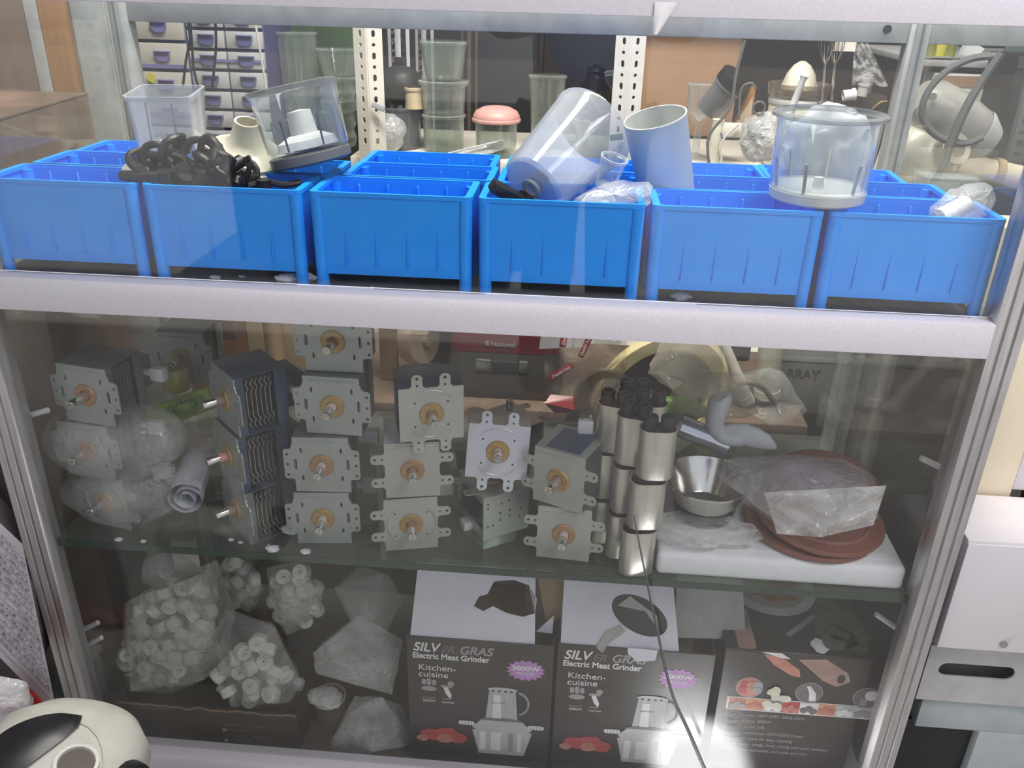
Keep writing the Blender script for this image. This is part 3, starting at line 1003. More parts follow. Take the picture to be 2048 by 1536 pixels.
def magnetron(label, loc, yaw, kind='eared', plate='zinc', shell='zinc_dark', brass='brass', base='ceramic', pitch=0, roll=0, plug=1, fins=True, top=None, group='magnetrons on the glass shelf'):
    t = thing('magnetron', label, 'magnetron', loc, (R(pitch), R(roll), R(yaw)), group)
    zc = 0.043 if kind != 'upright' else 0.039
    z1 = 0.086 if kind != 'upright' else 0.078
    w = 0.0385 if kind == 'eared' else (0.043 if kind == 'upright' else 0.0375)
    D = 0.072
    link('plate', mm(('plate', kind, plate), lambda: finish(plate_mesh(kind), plate, FLIP)), t)
    if kind in ('ringed', 'upright'):
        for k, a in enumerate((38, 142) if kind == 'ringed' else (35, 145)):
            def arc(a=a, k=k):
                rng = range(-48, 49, 8)
                off = 0 if k == 0 else 180
                if kind == 'upright':
                    off += 90
                return MB().tube([(0.0345 * math.cos(R(q + off)), -0.0008, zc + 0.0345 * math.sin(R(q + off))) for q in rng], 0.0013, 6).mesh('pressed_ridge', plate)
            link('pressed_ridge', mm(('arc', kind, k, plate), arc), t)
    else:
        link('pressed_ridge', mm(('lipr', plate, kind), lambda: MB().tube([(-0.031, -0.0008, 0.0805), (0.031, -0.0008, 0.0805)], 0.0013, 6).mesh('pressed_ridge', plate)), t)
    g = Matrix.Translation((0, -0.001, zc)) @ Matrix.Rotation(PI / 2, 4, 'X')
    link('gasket', mm(('gas', brass, zc), lambda: MB().lathe([(0.0075, 0), (0.0075, 0.0026), (0.0150, 0.0030), (0.0165, 0.0012), (0.0165, 0)], 28, g).mesh('gasket', brass)), t)
    link('antenna_base', mm(('ab', base, zc), lambda: MB().lathe([(0, 0), (0.0068, 0), (0.0068, 0.012), (0.0060, 0.0135), (0, 0.0135)], 18, g).mesh('antenna_base', base)), t)
    link('antenna_cap', mm(('ac', zc), lambda: MB().lathe([(0.0062, 0.0125), (0.0062, 0.0300), (0.0056, 0.0312), (0.0036, 0.0312), (0.0034, 0.0290), (0.0016, 0.0290), (0.0014, 0.0312), (0, 0.0312)], 20, g).mesh('antenna_cap', 'steel')), t)
    topm = top or shell

    def shell_fn():
        b = MB()
        b.box((-w, 0.001, 0.0), (w, D, 0.0012)).box((-w, D - 0.0012, 0.0013), (w, D, z1 - 0.0013))
        return b.mesh('shell', shell)
    link('shell', mm(('shell', shell, w, z1), shell_fn), t)
    link('shell_cover', mm(('cover', topm, w, z1), lambda: MB().box((-w, 0.001, z1 - 0.0012), (w, D + 0.0005, z1), 0.0004).box((-w, 0.0005, z1 - 0.004), (-w + 0.012, 0.0009, z1)).mesh('shell_cover', topm)), t)
    for s in (-1, 1):
        if not fins:
            link('side_panel', mm(('sp', shell, w, z1), lambda: MB().box((-0.0006, 0.001, 0.0013), (0.0006, D - 0.0013, z1 - 0.0013)).mesh('side_panel', shell)), t, (s * (w - 0.0007), 0, 0))
        else:
            link('corner_post', mm(('cp', shell, z1), lambda: MB().box((-0.001, 0.001, 0.0013), (0.001, 0.012, z1 - 0.0013)).mesh('corner_post', shell)), t, (s * (w - 0.0012), 0, 0))
            link('corner_post', mm(('cq', shell, z1), lambda: MB().box((-0.001, 0.056, 0.0013), (0.001, D - 0.0013, z1 - 0.0013)).mesh('corner_post', shell)), t, (s * (w - 0.0012), 0, 0))
    if fins:
        def fin():
            b = MB()
            k = z1 / 0.086
            b.loft([[(x, y + dy, z * k) for x, dy in ((-w + 0.004, 0), (w - 0.004, 0), (w - 0.004, 0.0009), (-w + 0.004, 0.0009))] for y, z in FIN_PROFILE])
            return b.mesh('fin', 'fin', 0)
        for k in range(6):
            link('fin', mm(('fin', w, z1), fin), t, (0, 0.016 + 0.0066 * k, 0))
        link('core', mm(('core', z1), lambda: MB().box((-0.026, 0.014, 0.003), (0.026, 0.056, 0.0035)).cyl((0, 0.013, 0.043), (0, 0.058, 0.043), 0.019).mesh('core', 'dark')), t)
    link('filter_box', mm(('fb', shell), lambda: MB().box((-0.028, D + 0.0006, 0.018), (0.028, D + 0.032, 0.066), 0.001).mesh('filter_box', shell)), t)
    if plug:
        link('plug', mm(('plug',), lambda: MB().box((0, 0, 0), (0.022, 0.014, 0.020), 0.002).box((-0.016, 0.004, 0.006), (0.0, 0.010, 0.014)).mesh('plug', 'white')), t, (0.0445 if plug > 0 else -0.0285, D + 0.004, 0.036), (0, 0, 0 if plug > 0 else PI))
    return t


def mag_at(label, px, py, level, yaw, **k):
    zc = 0.043 if k.get('kind') != 'upright' else 0.039
    base = SH + 0.0885 * level + k.pop('dz', 0.0005)
    p = on(px, py, base + zc)
    return magnetron(label, (p.x, max(p.y, 0.0425, 0.013 + 0.0565 * abs(math.sin(R(yaw)))), base), yaw, **k)


mag_at('grey magnetron on the shelf, bottom of the stack of four with oval-slotted ears', 642, 1045, 0, 6, brass='brass', base='ceramic_pale')
mag_at('grey magnetron second from the bottom of the stack of four with oval-slotted ears', 644, 930, 1, 4, brass='brass_red', base='ceramic_pale')
mag_at('grey magnetron third from the bottom of the stack of four with oval-slotted ears', 665, 812, 2, -1, base='ceramic_pale', plug=0)
mag_at('grey magnetron topmost of the stack of four, just under the white beam', 666, 683, 3, 0, plug=0)
mag_at('magnetron with pressed round ridge, bottom of the middle stack', 820, 1055, 0, 14, kind='ringed', plate='zinc_warm', base='ceramic')
mag_at('plain plated magnetron with side tabs in the middle of the middle stack', 825, 940, 1, 12, kind='tabbed', plate='zinc_warm', brass='brass_red', base='ceramic', plug=0, shell='zinc_lilac', fins=False)
mag_at('magnetron with tabs up and down and a blue cover, top of middle stack', 858, 842, 2, 17, kind='upright', plate='zinc_warm', shell='navy', plug=0, dz=0.006)
mag_at('dark magnetron turned sideways showing fins, bottom of its stack', 465, 1030, 0, -46, shell='zinc_dark', base='ceramic')
mag_at('dark magnetron turned sideways showing fins, with pink antenna collar', 454, 915, 1, -46, shell='navy', base='ceramic_pink')
mag_at('dark blue covered magnetron turned sideways, top of the finned stack', 451, 798, 2, -46, shell='navy', base='ceramic')
mag_at('magnetron in a clear bag on the shelf below two others, beside the corner post', 212, 1002, 0, -14, kind='ringed')
mag_at('magnetron in a clear bag in the middle of the stack beside the corner post', 154, 920, 1, -8, brass='brass_red')
mag_at('unbagged magnetron topmost of the stack beside the corner post', 141, 816, 2, -10, brass='brass_red')
p = at(362, 716, 0.26)
magnetron('dim magnetron standing far back behind the kiwi pack', (p.x, 0.26, p.z - 0.043), 0, shell='zinc_dark', plug=0)
# lilac one tilted back on top of the turned-over one
p = at(997, 910, 0.062)
magnetron('pale lilac magnetron with upright tabs, tilted back on another', (p.x - 0.004, 0.066, p.z - 0.040), 6, kind='upright', plate='zinc_lilac', shell='zinc_warm', pitch=-11, roll=4, base='ceramic_pale', plug=0, fins=False)
# turned-over one: its plate up
q = at(1005, 1040, 0.05)
t = magnetron('turned over magnetron with its plate upward under the lilac one', (q.x + 0.002, 0.092, SH + 0.0735), 33, kind='tabbed', plate='zinc_warm', shell='zinc_warm', pitch=-90, plug=-1)
hm = MB().lathe([(0, 0), (0.0017, 0), (0.0017, 0.0003), (0, 0.0003)], 8).mesh('hole', 'dark')
for hx, hy in ((-0.030, 0.012), (-0.030, 0.019), (-0.008, 0.016), (0.004, 0.014), (0.022, 0.012), (-0.010, 0.032), (0.006, 0.031), (0.024, 0.034), (-0.010, 0.044), (0.006, 0.041), (0.022, 0.046), (-0.030, 0.050), (-0.022, 0.050)):
    link('hole', hm, t, (hx, hy, -0.0004))
mag_at('magnetron with side tabs on the shelf beside the cans', 1127, 1080, 0, -4, kind='tabbed', plate='zinc_warm', brass='brass_red', base='ceramic_pale', plug=0)
t = mag_at('magnetron with blue grey cover and white plug on top, beside the cans', 1117, 967, 1, -24, kind='tabbed', plate='zinc_warm', brass='brass', top='zinc', shell='zinc_dark', fins=False, plug=0)
MB().box((-0.024, 0.006, 0.0861), (0.026, 0.066, 0.0865)).build('blue_sheet', 'navy', t)
p = at(1170, 868, 0.11)
o = thing('white_plug', 'white two-pin plug lying on the blue grey magnetron cover', 'plug', (p.x, 0.1, 0.5275))
MB().box((-0.011, -0.006, 0), (0.011, 0.006, 0.021), 0.002).build('shell', 'white', o)
for s in (-1, 1):
    MB().box((s * 0.006 - 0.001, -0.002, 0.021), (s * 0.006 + 0.001, 0.002, 0.027)).build('pin', 'steel', o)
q = on(1052, 838, 0.468)
magnetron('magnetron lying plate upward at the back with its antenna pointing up', (q.x, q.y, 0.452), 42, kind='tabbed', plate='zinc_warm', shell='zinc_dark', pitch=-90, plug=0)

# clear bags round the two bagged magnetrons
p = at(165, 935, 0.04)
o = crumple(MB(), (0, 0, 0), (0.098, 0.06, 0.055), 21, 0.10, 3.2, 4).build('clear_bag', 'bag_thin', None, (p.x + 0.035, 0.075, SH + 0.133))
tag(o, 'clear bag round the middle magnetron beside the corner post', 'bag')
o = crumple(MB(), (0, 0, 0), (0.085, 0.06, 0.05), 22, 0.10, 3.2, 4, flat_z=-0.046).build('clear_bag', 'bag_thin', None, (on(225, 1005, 0.4).x, 0.08, SH + 0.0475))
tag(o, 'clear bag round the lowest magnetron beside the corner post', 'bag')
p = at(300, 955, 0.09)
o = thing('white_connector', 'white plastic connector in the clear bag between magnetron stacks', 'connector', (p.x + 0.01, 0.11, p.z), (0, 0, R(20)))
MB().box((-0.013, -0.008, -0.010), (0.013, 0.008, 0.010), 0.002).build('housing', 'white', o)
for k in range(3):
    MB().box((0.013, -0.006, -0.008 + 0.006 * k), (0.018, 0.006, -0.005 + 0.006 * k)).build('rib', 'white', o)
# rolled white bag
p0, p1 = at(372, 1000, 0.05), at(395, 935, 0.13)
o = thing('rolled_bag', 'white plastic bag rolled into a tube between the magnetron stacks', 'bag', p0, (p1 - p0).to_track_quat('Z', 'Y').to_euler())


def roll(u, v):
    a = u * 2 * PI * 2.4
    r = 0.008 + 0.021 * u + 0.0022 * noise.noise(Vector((u * 9, v * 4, 0)))
    return (r * math.cos(a), r * math.sin(a), (p1 - p0).length * 1.15 * v + 0.006 * noise.noise(Vector((u * 12, v * 3, 5))))


MB().grid(roll, 70, 10).build('sheet', 'bag_white', o, smooth=180)
# flakes of white plaster
FL = [(575, 563, 0.012, 0.018), (612, 560, 0.012, 0.016), (430, 556, 0.015, 0.008), (484, 553, 0.012, 0.005), (700, 575, 0.012, 0.003), (745, 574, 0.012, 0.003), (1362, 597, 0.014, 0.014)]
for i, (px, py, y, r) in enumerate(FL):
    q = on(px, py, 0.747)
    o = crumple(MB(), (0, 0, 0), (r * 0.75, r * 0.4, r * 0.32), 40 + i, 0.35, 3, 3).build('plaster_flake', 'dirt_white', None, (q.x, max(q.y, 0.016), 0.7455 + r * 0.3))
    tag(o, 'crumb of white plaster on the dark deck in front of the blue crates', 'flake', 'white flakes on the crate deck')
FL = [(585, 1062, 0.022), (545, 1099, 0.014), (612, 1104, 0.010), (462, 1079, 0.006), (481, 1084, 0.005), (232, 1086, 0.008), (280, 1090, 0.006)]
for i, (px, py, r) in enumerate(FL):
    q = on(px, py, SH + 0.002)
    o = crumple(MB(), (0, 0, 0), (r * 0.6, r * 0.4, r * 0.3), 60 + i, 0.4, 3, 3).build('plaster_flake', 'dirt_white', None, (q.x, max(q.y, 0.016), SH + r * 0.26))
    tag(o, 'crumb of white plaster on the glass shelf before the magnetrons', 'flake', 'white flakes on the glass shelf')

# ------------------------------------------------------------------ capacitors
def stad(a, b, n=8):
    """oval: half length a, half width b"""
    out = []
    for cx, st in ((a - b, -90), (-(a - b), 90)):
        for i in range(n + 1):
            t = R(st + 180 * i / n)
            out.append((cx + b * math.cos(t), b * math.sin(t)))
    return out


def make_can(boots):
    t = thing('capacitor', 'x', 'capacitor', group='stacked metal capacitors')
    b = MB()
    h = 0.071
    b.loft([[(x, y, z) for x, y in stad(a, c)] for a, c, z in ((0.0225, 0.0130, 0), (0.0245, 0.0148, 0.0025), (0.0245, 0.0148, h - 0.0015), (0.0251, 0.0154, h - 0.001), (0.0251, 0.0154, h + 0.0015), (0.0236, 0.0138, h + 0.0015), (0.0236, 0.0138, h - 0.002))])
    b.build('can', 'can', t)
    b = MB().prism(stad(0.0234, 0.0136), h - 0.003, h - 0.0015)
    b.build('lid', 'dark', t)
    if boots:
        me = MB().lathe([(0, h - 0.0002), (0.0098, h - 0.0002), (0.0098, h + 0.016), (0.0088, h + 0.0185), (0.005, h + 0.0185), (0.0045, h + 0.016), (0, h + 0.016)], 18).mesh('rubber_boot', 'black')
        for s in (-1, 1):
            link('rubber_boot', me, t, (s * 0.0112, 0, 0))
    else:
        MB().loft([[(x, y, z) for x, y in stad(a, c)] for a, c, z in ((0.0190, 0.0115, h - 0.0012), (0.0190, 0.0115, h + 0.0068))]).build('rubber_cap', 'black', t)
    return t


CAN = [  # layer, x, y, turn, label
    (0, 0.1120, 0.0265, 8, 'metal capacitor can at the front of the lowest layer'),
    (0, 0.094, 0.064, 8, 'metal capacitor can behind the front one of the lowest layer'),
    (0, 0.068, 0.098, 4, 'metal capacitor can at the back of the lowest layer'),
    (1, 0.1175, 0.0255, 6, 'metal capacitor can at the front of the middle layer'),
    (1, 0.096, 0.062, 6, 'metal capacitor can behind the front one of the middle layer'),
    (1, 0.069, 0.096, 4, 'metal capacitor can at the back of the middle layer'),
    (2, 0.1235, 0.0255, 4, 'black booted capacitor can at the front of the top layer'),
    (2, 0.0960, 0.058, -10, 'black booted capacitor can second in the top layer, its boots beside the front can'),
    (2, 0.0700, 0.090, -16, 'black booted capacitor can third in the top layer, near the blue grey magnetron'),
    (2, 0.1170, 0.096, 8, 'black booted capacitor can behind the front can of the top layer'),
    (2, 0.0980, 0.130, 4, 'black booted capacitor can at the very back of the top layer'),
]
cans = {}
for lay, x, y, a, lab in CAN:
    k = lay == 2
    loc, ro = (x, y, SH + 0.0785 * lay + 0.0005), (0, 0, R(a))
    if k not in cans:
        cans[k] = make_can(k)
        cans[k].location, cans[k].rotation_euler = loc, ro
        cans[k]['label'] = lab
    else:
        dup(cans[k], loc, ro, lab)
for x, y in ((0.113, 0.090), (0.096, 0.126)):    # the two that carry the back cans of the top layer
    pass
dup(cans[False], (0.1205, 0.098, SH + 0.0005), (0, 0, R(8)), 'metal capacitor can of the lowest layer hidden beside the foam slab')
dup(cans[False], (0.118, 0.097, SH + 0.079), (0, 0, R(6)), 'metal capacitor can of the middle layer hidden beside the steel bowl')
dup(cans[False], (0.100, 0.1345, SH + 0.0005), (0, 0, R(8)), 'rearmost metal capacitor can of the lowest layer')
dup(cans[False], (0.098, 0.132, SH + 0.079), (0, 0, R(6)), 'rearmost metal capacitor can of the middle layer')

# ------------------------------------------------------------------ foam slab and what lies on it
o = thing('foam_slab', 'white foam slab on the glass shelf under the bowl and bagged discs', 'slab', (0.31, 0.12, SH))
MB().box((-0.170, -0.100, 0.0005), (0.166, 0.10, 0.038), 0.008, 3).build('body', 'foam', o)
MB().box((-0.150, -0.082, 0.0381), (0.148, 0.085, 0.0388), 0.0003).build('top_panel', 'foam', o)
p = on(1388, 1045, SH + 0.04)
o = thing('steel_bowl', 'small flared steel bowl standing on the foam slab', 'bowl', (0.2135, 0.1215, SH + 0.0462))
MB().lathe([(0, 0.003), (0.036, 0.002), (0.040, 0.006), (0.0595, 0.050), (0.0625, 0.0545), (0.0640, 0.054), (0.0640, 0.056), (0.0615, 0.056), (0.058, 0.050), (0.0385, 0.008), (0.036, 0.006), (0, 0.006)], 48).build('body', 'steel', o)
MB().lathe([(0, 0.0066), (0.0375, 0.0066), (0.0375, 0.0074), (0, 0.0074)], 40).build('floor_reflection', 'zinc_dark', o)  # darker disc laid in for the dark reflection on the bowl's floor
MB().lathe([(0.0, -0.006), (0.040, -0.006), (0.0425, -0.003), (0.0455, 0.016), (0.0448, 0.016), (0.039, 0.001), (0, 0.0005)], 40).build('base_ring', 'dark', o)
# reddish discs
for i, (x, y, z, rx, ry, r, lab) in enumerate(((0.385, 0.148, 0.4315, 13, -5, 0.080, 'reddish brown disc leaning at the back in the clear bag'), (0.374, 0.104, 0.4125, 3, 2.5, 0.088, 'reddish brown disc lying uppermost in the clear bag'), (0.364, 0.110, 0.3985, 1.5, 1, 0.092, 'reddish brown disc lying lowest on the foam slab'))):
    o = thing('red_disc', lab, 'disc', (x, y, z), (R(rx), R(ry), 0), 'reddish discs in the bag')
    MB().lathe([(0, -0.003), (r, -0.004), (r + 0.002, 0), (r, 0.004), (r * 0.30, 0.003), (0, 0.002)], 44).build('plate', 'rubber_red', o)
    MB().lathe([(r * 0.72, 0.0035), (r * 0.76, 0.0062), (r * 0.80, 0.0036)], 44).build('ridge', 'rubber_red', o)


o = facet_bag(MB(), (0, 0, 0), (0.132, 0.092, 0.050), 14, 26, 4, 0.04).build('clear_bag', 'bag_mid', None, (0.356, 0.116, 0.440), smooth=25)
tag(o, 'large clear bag spread over the reddish discs on the foam slab', 'bag')
o = facet_bag(MB(), (0, 0, 0), (0.055, 0.03, 0.02), 33, 16, 4, 0.05).build('blue_print', 'film_violet', None, (0.372, 0.13, 0.462), smooth=25)
tag(o, 'violet tinted film crumpled at the top of the clear bag over the discs', 'film')


def flap(u, v):
    px = 1528 + 245 * u + 26 * v * (0.5 - u) * 2
    py = 985 - 14 * u + (96 - 30 * abs(u - 0.45)) * v
    m = 1 - abs(noise.noise(Vector((u * 2.6 + 3, v * 2.2, 9.4)))) * 2
    p = at(px, py, 0.050 - 0.022 * v - 0.016 * m)
    return (p.x, p.y, p.z)


o = MB().grid(flap, 40, 24).build('bag_flap', 'bag_dense', None, smooth=40)
tag(o, 'crinkled mouth of the clear bag folded down over the front disc', 'bag')
p = at(1390, 1085, 0.04)
o = crumple(MB(), (0, 0, 0), (0.075, 0.032, 0.011), 9, 0.3, 3.5, 4).build('clear_bag', 'bag', None, (on(1400, 1070, 0.4).x, 0.062, SH + 0.0505))
tag(o, 'flat crumpled clear bag under the steel bowl at the slab front', 'bag')
# white blade piece
p = at(1470, 870, 0.19)
o = thing('white_paddle', 'white plastic paddle with a round tab behind the steel bowl', 'paddle', p, (0, 0, R(-10)))
MB().tube(spl([(-0.030, 0.0, 0.062), (-0.028, 0, 0.055), (-0.031, 0.0, 0.030), (-0.030, 0.0, 0.010), (-0.014, 0, -0.006), (0.012, 0, -0.004)], 5), [0.006, 0.012, 0.0155, 0.017, 0.0172, 0.017, 0.017, 0.0168, 0.0165, 0.016, 0.0155, 0.015, 0.0148, 0.0145, 0.014, 0.0138, 0.0136, 0.0134, 0.0132, 0.013, 0.0128, 0.0126, 0.0124, 0.0122, 0.012, 0.0118], 14).build('hook', 'paddle_grey', o)
MB().loft([[(x, 0.007 * math.cos(a_) * (hz / 0.017), cz + hz * math.sin(a_)) for a_ in [2 * PI * q / 18 for q in range(18)]] for x, hz, cz in ((-0.026, 0.008, -0.002), (-0.018, 0.014, -0.001), (-0.004, 0.017, 0.002), (0.014, 0.018, 0.003), (0.032, 0.017, 0.000), (0.048, 0.013, -0.004), (0.058, 0.007, -0.009), (0.062, 0.002, -0.012))]).build('blade', 'paddle_grey', o)

p0, p1 = at(1350, 848, 0.205), at(1424, 878, 0.20)
o = thing('foil_tube', 'silvery foil tube lying behind the capacitor cans', 'tube', p0, (p1 - p0).to_track_quat('Z', 'Y').to_euler())
MB().lathe([(0, 0), (0.017, 0), (0.018, 0.03), (0.016, 0.06), (0.018, 0.085), (0, 0.085)], 20).build('body', 'silver_cyan', o)
MB().lathe([(0.0178, 0.0), (0.019, 0.001), (0.019, 0.006), (0.0178, 0.007)], 20).build('collar', 'zinc_dark', o)

# ------------------------------------------------------------------ kiwi pack, bottle and odds at the dim end
p = at(365, 815, 0.21)
o = thing('kiwi_pack', 'lime pack printed with a kiwi slice lying behind the finned stack', 'pack', (p.x, 0.21, p.z), (R(-18), R(-20), R(14)))
MB().box((-0.055, -0.02, -0.018), (0.055, 0.02, 0.018), 0.004).build('carton', 'lime', o)
MB().prism(circ(0, 0, 0.034, 28, 0.0155), 0, 0.0006).build('kiwi_slice', 'kiwi', o, (0.012, -0.0202, 0.001), (PI / 2, 0, 0))
MB().prism(circ(0, 0, 0.010, 20, 0.004), 0, 0.0006).build('slice_heart', 'lime', o, (0.012, -0.0209, 0.002), (PI / 2, 0, 0))
for k in range(14):
    a = 2 * PI * k / 14
    MB().lathe([(0, 0), (0.0018, 0), (0.0018, 0.0005), (0, 0.0005)], 6).build('seed', 'black', o, (0.012 + 0.019 * math.cos(a), -0.0209, 0.001 + 0.0085 * math.sin(a)), (PI / 2, 0, 0))
p = at(350, 782, 0.24)
o = thing('yellow_bottle', 'small pale topped bottle of yellow liquid behind the kiwi pack', 'bottle', (p.x, 0.25, p.z))
MB().lathe([(0, 0), (0.021, 0), (0.022, 0.004), (0.022, 0.034), (0.020, 0.038), (0, 0.038)], 24).build('liquid', 'yellow', o)
MB().lathe([(0.0225, 0), (0.023, 0.038), (0.017, 0.05), (0.015, 0.058), (0, 0.058)], 24).build('glass', 'clear', o)
for k, (px, py, y, rad, sd, mt, lab) in enumerate(((300, 862, 0.2, (0.05, 0.03, 0.025), 31, 'bag_thin', 'thin clear bag over the tan wrappers beside the kiwi pack'), (345, 890, 0.22, (0.055, 0.03, 0.02), 32, 'bag_tan', 'brown tinted wrapper under the kiwi pack'), (420, 880, 0.16, (0.04, 0.025, 0.03), 33, 'bag_tan', 'dark crumpled wrapper beside the pink collared magnetron'), (300, 1000, 0.15, (0.05, 0.04, 0.045), 34, 'bag_thin', 'thin clear bag on the shelf beside the rolled white bag'))):
    p = at(px, py, y)
    tag(crumple(MB(), (0, 0, 0), rad, sd, 0.3, 3.2, 4).build('wrapper', mt, None, p), lab, 'wrapper')
p = at(246, 872, 0.14)
o = thing('white_tab', 'small white tab connector above the bagged magnetrons', 'connector', p)
MB().box((-0.016, -0.006, -0.006), (0.016, 0.006, 0.006), 0.002).build('shell', 'white', o)
MB().box((0.016, -0.003, -0.003), (0.022, 0.003, 0.003)).build('pin', 'steel', o)

# ------------------------------------------------------------------ lowest compartment: printed boxes
LF = -0.0848            # the cabinet floor board
STAR = []
for k in range(32):
    a = 2 * PI * k / 32
    r = 1.0 if k % 2 else 0.8
    STAR.append((0.031 * r * math.cos(a), 0.0215 * r * math.sin(a)))


def decal(name, poly, m, parent, x, z, y, rz=0, d=0.0004, rx=PI / 2):
    b = MB().prism(poly, 0, d)
    return b.build(name, m, parent, (x, y, z), (rx, rz, 0) if rx != 0 else (0, 0, rz), smooth=0)


def quad(w, h):
    return [(-w / 2, -h / 2), (w / 2, -h / 2), (w / 2, h / 2), (-w / 2, h / 2)]


def lump(r, seed, n=18, ry=None):
    g = random.Random(seed)
    ry = r if ry is None else ry
    return [((0.85 + 0.3 * g.random()) * r * math.cos(2 * PI * i / n), (0.85 + 0.3 * g.random()) * ry * math.sin(2 * PI * i / n)) for i in range(n)]


def box_walls(t, W, D, Hh):
    k = 0.003
    for nm, lo, hi, m in (('front_panel', (0, 0, 0), (W, k, Hh), 'box_black'), ('back_panel', (0, D - k, 0), (W, D, Hh), 'box_black'),
                          ('side_panel', (0, k + 0.0002, 0), (k, D - k - 0.0002, Hh), 'box_black'), ('side_panel', (W - k, k + 0.0002, 0), (W, D - k - 0.0002, Hh), 'box_black')):
        MB().box(lo, hi, 0.0008, 1).build(nm, m, t)
    MB().box((k + 0.0002, k + 0.0002, 0.0005), (W - k - 0.0002, D - k - 0.0002, 0.004)).build('bottom_panel', 'kraft', t)
    MB().box((k + 0.0002, D - k - 0.0012, 0.005), (W - k - 0.0002, D - k - 0.0002, Hh - 0.001)).build('lining', 'card_white', t)


def grinder_print(t, Hh):
    """the front of a meat grinder carton; local x from its left edge, z measured from the top edge"""
    y = -0.0002
    e = -0.0006
    words('SILV', 0.024, 'print_white', t, (0.010, e, Hh - 0.027), shear=0.25, bold=0.0005, sx=0.92)
    words('ER', 0.019, 'print_dim', t, (0.054, e, Hh - 0.027), shear=0.25, bold=0.0004)
    words('GRAS', 0.022, 'print_grey', t, (0.082, e, Hh - 0.0275), shear=0.25, bold=0.0005, sx=0.95)
    words('Electric Meat Grinder', 0.0158, 'print_white', t, (0.009, e, Hh - 0.0415), bold=0.00035, sx=0.86)
    words('Kitchen-', 0.0165, 'print_white', t, (0.0175, e, Hh - 0.0655), sx=1.05)
    words('cuisine', 0.0165, 'print_white', t, (0.0175, e, Hh - 0.0795), sx=1.05)
    # chef's hat and spanner pictures
    decal('print_patch', quad(0.066, 0.060), 'box_black', t, 0.045, Hh - 0.106, y, d=0.0002)
    for dx, h in ((-0.008, 0.012), (0, 0.015), (0.008, 0.012)):
        decal('print_hat', slot(dx, h * 0.3, 0.0068, h), 'print_grey', t, 0.034, Hh - 0.094, e)
    decal('print_hat', circ(0, 0, 0.0125, 20, 0.0052), 'print_grey', t, 0.034, Hh - 0.1035, e - 0.0003)
    decal('print_tool', circ(0, 0, 0.0052, 16), 'print_grey', t, 0.069, Hh - 0.0905, e)
    decal('print_tool', quad(0.018, 0.0042), 'print_grey', t, 0.062, Hh - 0.0965, e - 0.0003, 0.0)
    decal('print_tool', [(-0.006, 0.012), (0.002, 0.010), (0.008, -0.006), (0.006, -0.014), (-0.001, -0.004)], 'print_white', t, 0.062, Hh - 0.109, e)
    words('Powerful', 0.0055, 'print_grey', t, (0.023, e, Hh - 0.1255))
    words('3000W', 0.0068, 'print_white', t, (0.023, e, Hh - 0.1325))
    words('Safety', 0.0055, 'print_grey', t, (0.056, e, Hh - 0.1255))
    words('Interlock', 0.0055, 'print_white', t, (0.054, e, Hh - 0.1325))
    # purple burst
    decal('print_burst', STAR, 'print_purple', t, 0.186, Hh - 0.052, y, d=0.0004)
    words('3000W', 0.0125, 'print_white', t, (0.186, e - 0.0004, Hh - 0.0515), bold=0.0003, align='CENTER', sx=1.15)
    words('POWER', 0.008, 'print_white', t, (0.186, e - 0.0004, Hh - 0.0605), align='CENTER', sx=1.05)
    # grinder picture
    gx = 0.150
    Hh -= 0.011
    decal('print_machine', [(-0.026, 0), (0.026, 0), (0.0215, 0.066), (-0.0195, 0.066)], 'print_steel', t, gx, Hh - 0.150, e)
    decal('print_machine', circ(0, 0, 0.0235, 24, 0.0048), 'grey_light', t, gx + 0.001, Hh - 0.084, e - 0.0003)
    decal('print_machine', [(-0.0085, 0), (0.006, 0), (0.004, 0.05), (-0.007, 0.05)], 'print_white', t, gx - 0.006, Hh - 0.145, e - 0.0005)
    for dx in (-0.014, -0.004, 0.006, 0.015):
        decal('print_machine', quad(0.004, 0.0032), 'dark', t, gx + dx, Hh - 0.0868, e - 0.0008)
    words('Silver Crest', 0.0042, 'ink', t, (gx - 0.015, e - 0.001, Hh - 0.113))
    b = MB().tube([(0.0255 * math.cos(R(q)) * 0.72, 0, 0.0235 * math.sin(R(q))) for q in range(-75, 88, 12)], 0.0021, 6)
    b.build('print_handle', 'grey', t, (gx + 0.024, e, Hh - 0.112))
    decal('print_machine', circ(0, 0, 0.037, 28, 0.0075), 'print_dim', t, gx, Hh - 0.152, e - 0.0004)
    decal('print_machine', [(-0.047, -0.006), (-0.040, -0.013), (0.043, -0.013), (0.050, -0.006), (0.034, 0.010), (-0.032, 0.010)], 'grey_light', t, gx, Hh - 0.161, e - 0.0007)
    for s in (-1, 1):
        decal('print_handle', slot(0, 0, 0.026, 0.0085), 'print_white', t, gx + s * 0.056, Hh - 0.160, e - 0.0009)
        for k in range(4):
            decal('print_handle', quad(0.0016, 0.007), 'print_grey', t, gx + s * (0.048 + 0.005 * k), Hh - 0.160, e - 0.0012)
    decal('print_machine', [(-0.047, 0), (0.050, 0), (0.038, -0.052), (-0.036, -0.052)], 'grey_light', t, gx, Hh - 0.1735, e - 0.0004)
    for dx, w, m in ((-0.030, 0.010, 'print_white'), (-0.008, 0.016, 'print_white'), (0.016, 0.008, 'grey'), (0.030, 0.006, 'print_white')):
        decal('print_machine', quad(w, 0.040), m, t, gx + dx, Hh - 0.197, e - 0.0008)
    for dx, s in ((-0.066, 3), (-0.092, 4)):
        pass
